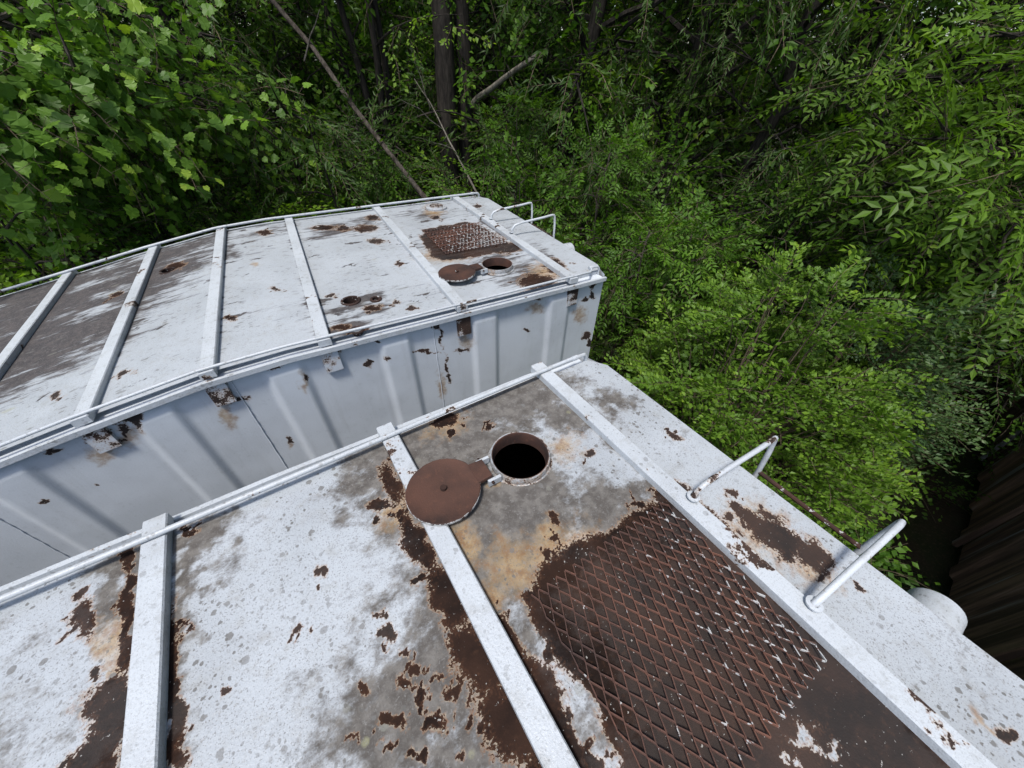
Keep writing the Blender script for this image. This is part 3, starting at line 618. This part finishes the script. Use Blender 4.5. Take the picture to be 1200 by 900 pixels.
# ------------------------------------------------------------------ vegetation
def leaf_shape(kind):
    """unit leaf along +x, up +z"""
    if kind == 'lobed':
        o = [(0, 0, .0), (-.10, .20, .0), (.02, .42, -.03), (.22, .40, -.01), (.30, .52, -.07), (.52, .34, -.02), (.68, .30, -.06), (.74, .14, -.02), (1.0, 0, -.10)]
        V = [(.30, 0, -.05), (.66, 0, -.05)]+o+[(x, -y, z) for x, y, z in o[1:-1]]
        # 2..10 left rim base->tip, 11..17 right rim
        L = list(range(2, 11)); R = [2]+list(range(11, 18))+[10]
        F = []
        for side, rev in ((L, False), (R, True)):
            for a, b in zip(side[:-1], side[1:]):
                c = 0 if V[a][0] < .35 or V[b][0] < .4 else 1
                F.append((c, b, a) if not rev else (c, a, b))
            mid = next(q for q in side if V[q][0] > .45)
            F.append((0, 1, mid) if not rev else (0, mid, 1))
        return np.array(V), np.array(F)
    w = {'lance': .13, 'leaflet': .19, 'oval': .30, 'broad': .34}[kind]
    dr = {'lance': -.16, 'leaflet': -.12, 'oval': -.05, 'broad': -.14}[kind]
    V = [(0, 0, 0), (.42, w, .03), (.42, -w, .03), (.48, 0, -.035), (1, 0, dr)]
    return np.array(V, float), np.array([(0, 3, 1), (0, 2, 3), (1, 3, 4), (3, 2, 4)])

def rotm(d, upv, roll=0.0):
    x = np.asarray(d, float); x = x/np.linalg.norm(x); z = np.asarray(upv, float); y = np.cross(z, x)
    if np.linalg.norm(y) < 1e-3: y = np.cross((0.3, 1, .2), x)
    y /= np.linalg.norm(y); z = np.cross(x, y)
    c, s = math.cos(roll), math.sin(roll)
    return np.stack((x, c*y+s*z, -s*y+c*z), 1)

def make_spray(kind, rg, L, n, size, droop=.25, spread=.9, twig=True):
    """a leafy twig along +x"""
    base = {'grape': 'lobed', 'willow': 'lance', 'ash': 'leaflet', 'bush': 'oval', 'broad': 'broad'}[kind]
    LV, LF = leaf_shape(base); Vs, Fs, Rn, Mi = [], [], [], []; nv = 0
    def leaf(p, d, upv, s, r):
        nonlocal nv
        Vs.append((LV*s)@rotm(d, upv, rg.normal(0, .25)).T+p); Fs.append(LF+nv); Rn.append(np.full(len(LV), r)); Mi.append(np.zeros(len(LF), int)); nv += len(LV)
    def strip(a, b, w):
        nonlocal nv
        a, b = np.asarray(a), np.asarray(b); d = b-a; u = np.cross(d, (0, .3, 1)); u = u/(np.linalg.norm(u)+1e-9)*w; v = np.cross(d, u); v = v/(np.linalg.norm(v)+1e-9)*w
        Vs.append(np.array([a+u, a-.5*u+.87*v, a-.5*u-.87*v, b+.5*u, b-.25*u+.43*v, b-.25*u-.43*v]))
        Fs.append(np.array([(0, 1, 3), (1, 4, 3), (1, 2, 4), (2, 5, 4), (2, 0, 5), (0, 3, 5)])+nv); Rn.append(np.zeros(6)); Mi.append(np.ones(6, int)); nv += 6
    ax = lambda t: np.array([L*t, .05*L*math.sin(3*t), -droop*L*t*t])
    if twig:
        for k in range(3): strip(ax(k/3), ax((k+1)/3), max(.0018, .0035*L/.5))
    tone = rg.uniform(0, .75)
    if kind == 'ash':
        for k in range(n):
            t = (k+.5)/n; s = 1 if k % 2 else -1
            d = np.array([.75, s*rg.uniform(.5, 1.0), rg.uniform(-.05, .35)]) if k < n-1 else np.array([1, 0, 0.])
            d /= np.linalg.norm(d); p = ax(t); Lr = size*3.3*rg.uniform(.8, 1.15)
            side = np.cross((0, 0, 1), d); side /= np.linalg.norm(side)
            rq = lambda q: p+d*Lr*q+np.array([0, 0, -.28*Lr*q*q])
            if twig: strip(rq(0), rq(1), .0016)
            for q in range(4):
                for ss_ in (-1, 1):
                    leaf(rq(.3+.2*q), d*.65+side*ss_*.8+np.array([0, 0, -.15]), (0, 0, 1), size*rg.uniform(.8, 1.1), np.clip(tone+rg.normal(0, .15), 0, 1))
            leaf(rq(1), d+np.array([0, 0, -.3]), (0, 0, 1), size*1.1, np.clip(tone+.1, 0, 1))
    else:
        for k in range(n):
            t = (k+.8)/n; s = 1 if k % 2 else -1
            if kind == 'grape':
                p = ax(t)+np.array([0, s*rg.uniform(.02, .12), rg.uniform(-.02, .07)])
                d = np.array([rg.uniform(.1, .9), s*rg.uniform(.1, .8), rg.uniform(-.9, -.35)]); upv = (rg.normal(0, .3), rg.normal(0, .3), 1)
                if twig: strip(ax(t*.95), p, .0016)
            elif kind == 'willow':
                p = ax(t); d = np.array([.7, s*rg.uniform(.3, .9), rg.uniform(-.55, .15)]); upv = (0, rg.normal(0, .5), 1)
            elif kind == 'bush':
                off = rg.uniform(0, .18*L); s2 = s*rg.uniform(.4, 1)
                p = ax(t)+np.array([.6*off, s2*off, rg.uniform(-.03, .05)*L]); d = np.array([.6, s2, rg.uniform(-.2, .7)]); upv = (rg.normal(0, .5), rg.normal(0, .5), 1)
            else:
                off = rg.uniform(.0, .14*L); p = ax(t)+np.array([0, s*off, rg.normal(0, .03)]); d = np.array([.6, s*rg.uniform(.4, 1.0), rg.uniform(-.5, .25)]); upv = (rg.normal(0, .3), rg.normal(0, .3), 1)
            sz = size*rg.uniform(.65, 1.2)*(1-.25*max(0, t-.6))
            r = np.clip(tone+rg.normal(0, .16)+(.35 if t > .85 else 0), 0, 1)
            leaf(p, d, upv, sz, r)
    return np.concatenate(Vs), np.concatenate(Fs), np.concatenate(Rn), np.concatenate(Mi)

def foliage(name, sprays, places, rg, mats):
    """places: (p, d, scale)"""
    Vs, Fs, Rn, Mi = [], [], [], []; nv = 0
    for (p, d, s) in places:
        V, F, R, I = sprays[rg.integers(len(sprays))]
        Rm = rotm(d, (rg.normal(0, .35), rg.normal(0, .35), 1), rg.normal(0, .35))
        Vs.append((V*s)@Rm.T+p); Fs.append(F+nv); Rn.append(np.clip(R+rg.normal(0, .08), 0, 1)); Mi.append(I); nv += len(V)
    return mesh_arrays(name, np.concatenate(Vs), [np.concatenate(Fs)], mats, mi=np.concatenate(Mi), attrs={'rnd': np.concatenate(Rn)})

SPR = {}
def sprays_of(kind, **kw):
    key = (kind, tuple(sorted(kw.items())))
    if key not in SPR:
        rg = np.random.default_rng(abs(hash(key[0]+str(key[1]))) % 1000 if False else sum(map(ord, str(key))))
        SPR[key] = [make_spray(kind, rg, **kw) for _ in range(7)]
    return SPR[key]

def curve(a, b, rg, sag=0.0, wob=.06, n=7):
    a, b = np.asarray(a, float), np.asarray(b, float); L = np.linalg.norm(b-a); t = np.linspace(0, 1, n)[:, None]
    w = np.cumsum(rg.normal(0, wob*L/n, (n, 3)), 0); w -= w[0]; w = w-t*w[-1]
    return a+(b-a)*t+w+np.array([0, 0, 1.0])*(4*t*(1-t))*sag*L

def tree_mesh(rg, H, r0, spread, spr, nb, per, h0=.12, lean=(0, 0), limbs=(), stems=1, size=1.0, droop=-.05, prof='oval', sub=.55, limb_per=None, fork=.35):
    """trunk+limbs mesh builder and leaf places, base at origin"""
    m = MB(); places = []
    tops = []
    for s in range(stems):
        an = rg.uniform(0, 6.28); o = np.array([math.cos(an), math.sin(an), 0])*(r0*1.3 if stems > 1 else 0)
        topv = np.array([lean[0], lean[1], H])+np.array([math.cos(an), math.sin(an), 0])*(H*.10 if stems > 1 else 0)
        tp = curve(o, topv, rg, 0, .10, 12); rr = r0*(1-.82*np.linspace(0, 1, 12)**1.1); rr[0] *= 1.35
        m.tube(tp, rr, 9, cap=True); tops.append(tp)
    ends = []
    for i in range(nb):
        tp = tops[i % stems]; h = h0+(1-h0)*((i+rg.uniform(.2, .8))/nb); f = h*11; k = min(int(f), 10); p = tp[k]+(tp[k+1]-tp[k])*(f-k)
        an = i*2.4+rg.normal(0, .35)
        pr = math.sin(math.pi*min(1, .22+.78*h))**.7 if prof == 'oval' else (1-.75*h)
        Lb = spread*pr*rg.uniform(.7, 1.12)
        e = p+np.array([math.cos(an), math.sin(an), 0])*Lb+np.array([0, 0, Lb*rg.uniform(.05, .6)*(1-.2*h)])
        ends.append((p, e, per, h))
    for (ph, e) in limbs:
        f = ph/H*11; k = min(int(f), 10); p = tops[0][k]+(tops[0][k+1]-tops[0][k])*(f-k)
        ends.append((p, np.asarray(e, float), limb_per or per, .5))
    for (p, e, cnt, h) in ends:
        Lb = np.linalg.norm(e-p); br = curve(p, e, rg, .06, .10, 8); rb = max(.012, r0*.38*min(1, Lb/2.5)*(1-.5*h))
        m.tube(br, rb*(1-.85*np.linspace(0, 1, 8)), 5, cap=False)
        for j in range(cnt):
            t = 1-.78*rg.uniform(0, 1)**1.25 if j else 1.0
            f = t*7; k = min(int(f), 6); q = br[k]+(br[k+1]-br[k])*(f-k)
            bd = (br[k+1]-br[k]); bd /= np.linalg.norm(bd)+1e-9
            rd = rg.normal(0, 1, 3); rd /= np.linalg.norm(rd); dv = bd*.7+rd*.9+np.array([0, 0, -.05]); dv /= np.linalg.norm(dv)
            sl_ = sub*rg.uniform(.15, 1)*(.5+.5*(1-abs(t-.5)))*min(1, Lb)
            s = q+dv*sl_
            if j % 3 == 0 and sl_ > .15: m.tube(curve(q, s, rg, 0, .1, 3), [rb*.3+.004, rb*.18+.003, .003], 4, cap=False)
            dd = dv*.8+np.array([0, 0, droop])+rg.normal(0, .3, 3)
            places.append((s, dd, size*rg.uniform(.75, 1.25)))
    return m, places

def tree(name, label, cat, loc, rg, leafmat, bark, spr, group=None, rz=0, **kw):
    root = empty(name, loc, rz); tag(root, label, cat, group)
    m, places = tree_mesh(rg, spr=spr, **kw)
    m.build('trunk', bark, root, smooth=True)
    link('crown', foliage('crown', spr, places, rg, [leafmat, M['twig']]), root)
    return root

def copy_tree(o, loc, rz, sc, label, group):
    c = o.copy(); COL.objects.link(c); c.location = loc; c.rotation_euler = (0, 0, rz); c.scale = (sc, sc, sc*random.uniform(.92, 1.1))
    tag(c, label, None, group)
    for ch in o.children:
        d = ch.copy(); COL.objects.link(d); d.parent = c
    return c

def pol(az, d, z=0.0): return np.array([d*math.sin(R_(az)), d*math.cos(R_(az)), z])
def pe(az, el, d): return np.array([d*math.sin(R_(az)), d*math.cos(R_(az)), 4.28+d*math.tan(R_(el))])
random.seed(4)
S_broad = sprays_of('broad', L=.55, n=16, size=.105, droop=.25)
S_broad_s = sprays_of('broad', L=.5, n=20, size=.075, droop=.2)
S_willow = sprays_of('willow', L=.6, n=24, size=.10, droop=.55)
S_ash = sprays_of('ash', L=.42, n=4, size=.085, droop=.15)
S_ashb = sprays_of('ash', L=.45, n=4, size=.10, droop=.2)
S_grape = sprays_of('grape', L=.62, n=10, size=.122, droop=.3)
S_bush = sprays_of('bush', L=.34, n=34, size=.050, droop=.12)
S_blue = sprays_of('bush', L=.36, n=30, size=.046, droop=.05)

# --- named trees and shrubs
rg = np.random.default_rng(11)
# double trunked tree behind the far tank
loc = np.array([3.52, 7.35, 0.0])
t = empty('forked_tree', loc); tag(t, 'thick dark double-trunked tree rising behind the farther tank end', 'tree')
m = MB()
m.tube(curve((-.16, .02, -.1), (-.02, -.25, 11.5), rg, 0, .03, 14), .20*(1-.55*np.linspace(0, 1, 14)), 12)
m.tube(curve((.20, .0, -.1), (.42, .1, 11), rg, 0, .03, 14), .165*(1-.55*np.linspace(0, 1, 14)), 12)
br = curve((.30, -.05, 3.55), (1.02, -1.35, 4.35), rg, .03, .05, 7)
m.build('trunk', M['darkbark'], t, smooth=True)
m2 = MB(); m2.tube(br, .052*(1-.35*np.linspace(0, 1, 7)), 9); m2.build('broken_limb', M['pale'], t, smooth=True)
_, places = tree_mesh(rg, H=11, r0=.2, spread=2.8, spr=S_broad, nb=24, per=16, h0=.40, size=1.0)
extra = [(np.array([rg.normal(0, .35), rg.normal(-.1, .35), rg.uniform(3.9, 5.6)]), rg.normal(0, 1, 3), rg.uniform(.5, .8)) for _ in range(9)]
link('crown', foliage('crown', S_broad, places+extra, rg, [M['wood1'], M['twig']]), t)
# leaning dead trunk
t = empty('leaning_trunk', (2.9, 5.35, 0)); tag(t, 'slim grey bare trunk leaning left behind the farther tank', 'trunk')
a = np.array([2.9, 5.35, 0]); P1 = np.array([2.13, 5.82, 2.66]); P2 = np.array([1.22, 7.4, 4.3])
d = P2-P1; P0 = P1-d*(P1[2]/d[2]); t.location = P0
m = MB(); m.tube(curve((0, 0, -.05), P2+d*2.0-P0, rg, .02, .045, 14), .042*(1-.45*np.linspace(0, 1, 14)), 9); m.build('trunk', M['bark'], t, smooth=True)
for k in range(4):
    f = .55+.1*k; p = (P2+d*2.0-P0)*f
    m = MB(); m.tube(curve(p, p+np.array([rg.normal(0, .5), rg.normal(0, .5), rg.uniform(.2, .9)]), rg, 0, .12, 5), .016*(1-.8*np.linspace(0, 1, 5)), 5); m.build('dead_branch', M['pale'], t, smooth=True)
def bare_stem(label, A, B, r0, up=1.2):
    A, B = np.asarray(A, float), np.asarray(B, float); d = B-A; base = A-d*(A[2]/d[2])*.9; base[2] = 0; top = B+d*up
    t = empty('bare_stem', base); tag(t, label, 'dead stem', 'thin bare leaning stems')
    m = MB(); m.tube(np.concatenate((curve((0, 0, -.05), A-base, rg, .03, .05, 6), curve(A-base, top-base, rg, .02, .06, 8)[1:])), r0*(1-.75*np.linspace(0, 1, 13)), 7); m.build('stem', M['pale'], t, smooth=True)
    for k in range(3):
        p = A-base+(top-A)*(.25+.22*k); m = MB(); m.tube(curve(p, p+rg.normal(0, .35, 3)+np.array([0, 0, .25]), rg, 0, .15, 5), r0*.4*(1-.8*np.linspace(0, 1, 5)), 5); m.build('side_branch', M['pale'], t, smooth=True)
bare_stem('thin pale bare stem leaning left across the double trunk', pe(27.0, -11.9, 6.7), pe(24.3, -7.2, 7.2), .022)
# slender multi-stem tree left of it
tree('slender_tree', 'slender dark many-stemmed tree left of the double trunk', 'tree', (2.75, 8.75, 0), rg, M['wood2'], M['darkbark'], S_broad_s,
     H=9, r0=.085, spread=1.9, nb=30, per=12, h0=.42, stems=4, size=.95)
# lobed-leaf tree top left
gl = [pe(-14, 0, 5.6), pe(-9, -1.5, 5.4), pe(-16, -4, 5.5), pe(-3, -3, 6.0), pe(-11, -6, 5.6), pe(-5, -7, 5.7), pe(1, -4.5, 6.2), pe(4, -6.5, 6.5), pe(-18, -8, 5.7), pe(-10, 3, 5.8), pe(-20, -2, 5.0), pe(-2, 2, 6.2), pe(-17, -12.0, 6.1), pe(-8, -9, 6.0), pe(7, -9.5, 6.8), pe(-19, 2, 5.2), pe(-24, -5, 5.5)]
loc = pol(-16, 7.6); gl = [g-loc for g in gl]
tree('lobed_leaf_tree', 'broad lobed bright green leaves overhanging the top left corner', 'tree', loc, rg, M['grape'], M['bark'], S_grape,
     H=7.5, r0=.14, spread=1.6, nb=16, per=16, h0=.3, size=1.0, limbs=[(3.0+.1*i, g) for i, g in enumerate(gl)], limb_per=17, sub=.5, droop=-.2)
# narrow-leaf tree right of centre
tree('narrow_leaf_tree', 'tall narrow-leaved drooping tree right of the double trunk', 'tree', pol(52, 8.2), rg, M['willow'], M['darkbark'], S_willow,
     H=9.5, r0=.16, spread=2.3, nb=44, per=14, h0=.08, size=.95, droop=-.5, prof='oval')
tree('narrow_leaf_tree', 'dense drooping narrow-leaved tree above the bright bush', 'tree', pol(63, 7.4), rg, M['willow'], M['darkbark'], S_willow,
     H=8.5, r0=.13, spread=2.0, nb=40, per=14, h0=.06, size=.9, droop=-.5)
# pinnate tree reaching in from the right
rl = [pe(70, -3.6, 6.6), pe(74, -5, 6.0), pe(78, -4.5, 5.6), pe(82, -6, 5.4), pe(86, -5, 5.2), pe(76, -9, 5.7), pe(81, -10.5, 5.4), pe(86, -9, 5.2), pe(90, -12, 5.2), pe(79, -13, 5.6), pe(72, -8, 6.2), pe(88, -15, 5.4), pe(68, -1, 6.6), pe(84, -1, 5.6), pe(78, 2, 6.0)]
loc = pol(83, 9.2); rl = [g-loc for g in rl]
tree('pinnate_leaf_tree', 'feathery pinnate branches reaching in from the right edge', 'tree', loc, rg, M['ash_lit'], M['darkbark'], S_ashb,
     H=10.5, r0=.17, spread=2.9, nb=30, per=13, h0=.28, size=1.05, limbs=[(2.6+.1*i, g) for i, g in enumerate(rl)], limb_per=15, sub=.6, droop=-.12)
# saplings between
for (az, d, h, lab, sm) in ((51, 5.0, 2.75, 'leafy pinnate sapling just right of the farther tank hand rails', 1.0),
                        (43, 5.9, 3.5, 'taller pinnate sapling behind the farther tank hand rails', 1.0),
                        (58, 5.3, 2.7, 'pinnate sapling behind the left side of the bright bush', .95),
                        (36, 7.0, 3.7, 'pinnate sapling growing right of the double trunk', 1.0)):
    tree('sapling', lab, 'sapling', pol(az, d), rg, M['ash'], M['bark'], S_ash, group='pinnate saplings',
         H=h, r0=.03, spread=.85, nb=17, per=7, h0=.2, size=sm, sub=.35, stems=2)

# --- bushes in front of the tank ends
def bush(name, label, loc, rx, ry, h, rg, mat, spr, n, stems=26, size=1.0):
    root = empty(name, loc); tag(root, label, 'bush')
    m = MB(); places = []
    tips = []
    for i in range(stems):
        an = rg.uniform(0, 6.28); q = math.sqrt(rg.uniform(.02, 1)); z = h*(1-.62*q*q)*rg.uniform(.75, 1.0)
        e = np.array([rx*q*math.cos(an), ry*q*math.sin(an), z]); b = np.array([.12*math.cos(an), .12*math.sin(an), -.02])
        c = curve(b, e, rg, .10, .08, 8); tips.append(c); m.tube(c, .014*(1-.75*np.linspace(0, 1, 8)), 5, cap=False)
    m.build('stems', M['twig'], root, smooth=True)
    for c in tips:      # flat fans of leafy twigs stepping down every stem
        for f in (7, 6.3, 5.5, 4.6, 3.7)[:rg.integers(3, 6)]:
            k = min(int(f), 6); q = c[k]+(c[k+1]-c[k])*(f-k); out = math.atan2(q[1]/ry, q[0]/rx)+rg.normal(0, .5)
            for j in range(int(rg.integers(3, 7)*n/1000)):
                an = out+rg.normal(0, .85); tl = rg.uniform(-.05, .55)
                dv = np.array([math.cos(an), math.sin(an), tl])
                places.append((q+dv*rg.uniform(0, .12)+rg.normal(0, .03, 3), dv, size*rg.uniform(.65, 1.25)))
    link('leaves', foliage('leaves', spr, places, rg, [mat, M['twig']]), root)
    return root
bush('bright_bush', 'bright yellow-green small-leaved bush beside the near tank end', (3.55, .98, 0), 1.35, 1.25, 3.15, rg, M['bush'], S_bush, 1150, 84)
bush('grey_green_bush', 'darker grey-green bush on the right behind the bright bush', (5.0, .55, 0), .95, .9, 3.0, rg, M['blue'], S_blue, 900, 30)
bush('low_dark_bush', 'low dark leafy bush in the gap right of the bright bush', (3.3, -.5, 0), .7, .6, 1.0, rg, M['wood1'], sprays_of('broad', L=.35, n=14, size=.075, droop=.15), 900, 10)

# --- understorey shrubs and the wood behind: a few builds, copied one by one
protoS = []
for i, (mat, spr, h, sp) in enumerate(((M['wood1'], S_broad_s, 3.0, 1.2), (M['wood2'], S_broad_s, 2.4, 1.1), (M['willow'], S_willow, 3.2, 1.2))):
    r2 = np.random.default_rng(40+i); m, pl = tree_mesh(r2, H=h, r0=.03, spread=sp, spr=spr, nb=22, per=10, h0=.1, stems=3, size=.9, sub=.45)
    protoS.append((m, foliage('foliage', spr, pl, r2, [mat, M['twig']])))
names = ('dark_green shrub', )
def place_shrub(k, loc, rz, sc, label, group):
    root = empty('shrub', loc, rz); root.scale = (sc, sc, sc); tag(root, label, 'shrub', group)
    m, me = protoS[k]
    if not hasattr(m, 'me'):
        o = m.build('stems', M['darkbark'], root, smooth=True); m.me = o.data
    else: link('stems', m.me, root)
    link('foliage', me, root)
shr = [(-20, 6.6), (-13, 6.2), (-6, 6.0), (0, 6.3), (6, 6.6), (11, 6.3), (15, 7.0), (19, 7.4), (31.5, 6.6), (34, 6.2), (38, 6.0), (46, 6.6), (53, 6.5), (60, 6.3), (66, 6.2), (71, 6.4), (76, 6.6), (84, 7.2), (91, 7.0), (-26, 6.4), (48, 4.6)]
for i, (az, d) in enumerate(shr):
    reg = 'behind the left half of the farther tank' if az < 8 else 'behind the right end of the farther tank' if az < 40 else 'between the farther tank and the bright bush' if az < 56 else 'beyond the bright bush on the right'
    kind = ('dark broad-leaved', 'paler broad-leaved', 'narrow-leaved')[i % 3]
    place_shrub(i % 3, pol(az+rg.normal(0, 1), d+rg.normal(0, .2)), rg.uniform(0, 6.28), (.55 if d < 5 else rg.uniform(.8, 1.15)), f'{kind} understorey shrub {reg}', f'{kind} shrubs {reg}')

for i, (az, d) in enumerate([(-28, 8.6), (-20, 9.5), (-9, 8.8), (-3, 9.8), (4, 8.6), (9, 10.2), (14, 9.4), (18, 10.8), (23, 9.6), (29, 9.0), (34, 8.6), (39, 10.0), (45, 9.0), (50, 10.4), (57, 9.6), (66, 9.0), (72, 8.2), (80, 9.4), (88, 9.6)]):
    reg = 'deep behind the left half of the farther tank' if az < 8 else 'around the foot of the double trunk' if az < 31 else 'in the wood right of the double trunk' if az < 56 else 'in the wood behind the bright bush'
    kind = ('paler broad-leaved', 'dark broad-leaved', 'narrow-leaved')[i % 3]
    place_shrub((1, 0, 2)[i % 3], pol(az+rg.normal(0, 1), d+rg.normal(0, .3)), rg.uniform(0, 6.28), rg.uniform(1.35, 1.9), f'tall {kind} shrub {reg}', f'tall {kind} shrubs {reg}')
protoT = []
cfg = [(M['wood1'], S_broad, 12, 2.9, .10, 'dark-leaved'), (M['wood2'], S_broad, 11, 2.6, .16, 'pale-leaved'), (M['wood1'], S_broad_s, 13, 3.0, .08, 'fine-leaved'), (M['willow'], S_willow, 12, 2.8, .10, 'narrow-leaved')]
for i, (mat, spr, h, sp, h0, nm) in enumerate(cfg):
    r2 = np.random.default_rng(70+i); m, pl = tree_mesh(r2, H=h, r0=.15, spread=sp, spr=spr, nb=50, per=15, h0=h0, size=1.15, sub=.8, lean=(r2.normal(0, .5), r2.normal(0, .5)))
    protoT.append([m, foliage('crown', spr, pl, r2, [mat, M['twig']]), nm, None])
ring = []
for (r_, a0, a1, n) in ((10.5, -34, 104, 10), (14.5, -38, 106, 12), (19.5, -40, 108, 14), (27, -42, 110, 18)):
    for k in range(n):
        ring.append((a0+(a1-a0)*(k+.5)/n+rg.normal(0, 2.2), r_+rg.normal(0, .9)))
ring += [(az, 21+rg.normal(0, 1.5)) for az in range(-2, 52, 6)]+[(az, 33+rg.normal(0, 1.5)) for az in range(-8, 60, 9)]+[(121, 8.8), (131, 9.6), (114, 13), (142, 10), (102, 15.5)]  # last group stands out of view, added to shade the right side
for i, (az, d) in enumerate(ring):
    if d < 11.5 and 14 < az < 30: d += 2
    k = int(rg.integers(4)); m, me, nm, tm = protoT[k]
    side = 'left of the double trunk' if az < 20 else 'right of the double trunk' if az < 56 else 'on the right behind the bush' if az < 95 else 'behind the dark rusty tank'
    dep = 'edge of the wood' if d < 12 else 'middle of the wood' if d < 20 else 'far back in the wood'
    root = empty('woodland_tree', pol(az, d), rg.uniform(0, 6.28)); sc = rg.uniform(.9, 1.2)*(1.15 if d > 16 else 1); root.scale = (sc, sc, sc)
    tag(root, f'{nm} woodland tree, {dep}, {side}', 'tree', f'{nm} trees, {dep}, {side}')
    if protoT[k][3] is None:
        o = m.build('trunk', M['darkbark'], root, smooth=True); protoT[k][3] = o.data
    else: link('trunk', tm, root)
    link('crown', me, root)

# --- low growth on the ground, uncountable
pl = []
for _ in range(900):
    x, y = rg.uniform(1.6, 9), rg.uniform(-1.0, 7)
    if y > 1.6 and x < 2.5: continue
    pl.append((np.array([x, y, rg.uniform(.02, .4)]), np.array([rg.normal(), rg.normal(), .5]), rg.uniform(.5, .9)))
tag(link('undergrowth', foliage('undergrowth', S_broad_s, pl, rg, [M['wood1'], M['twig']])), 'low leafy undergrowth covering the ground by the tanks', 'undergrowth', kind='stuff')
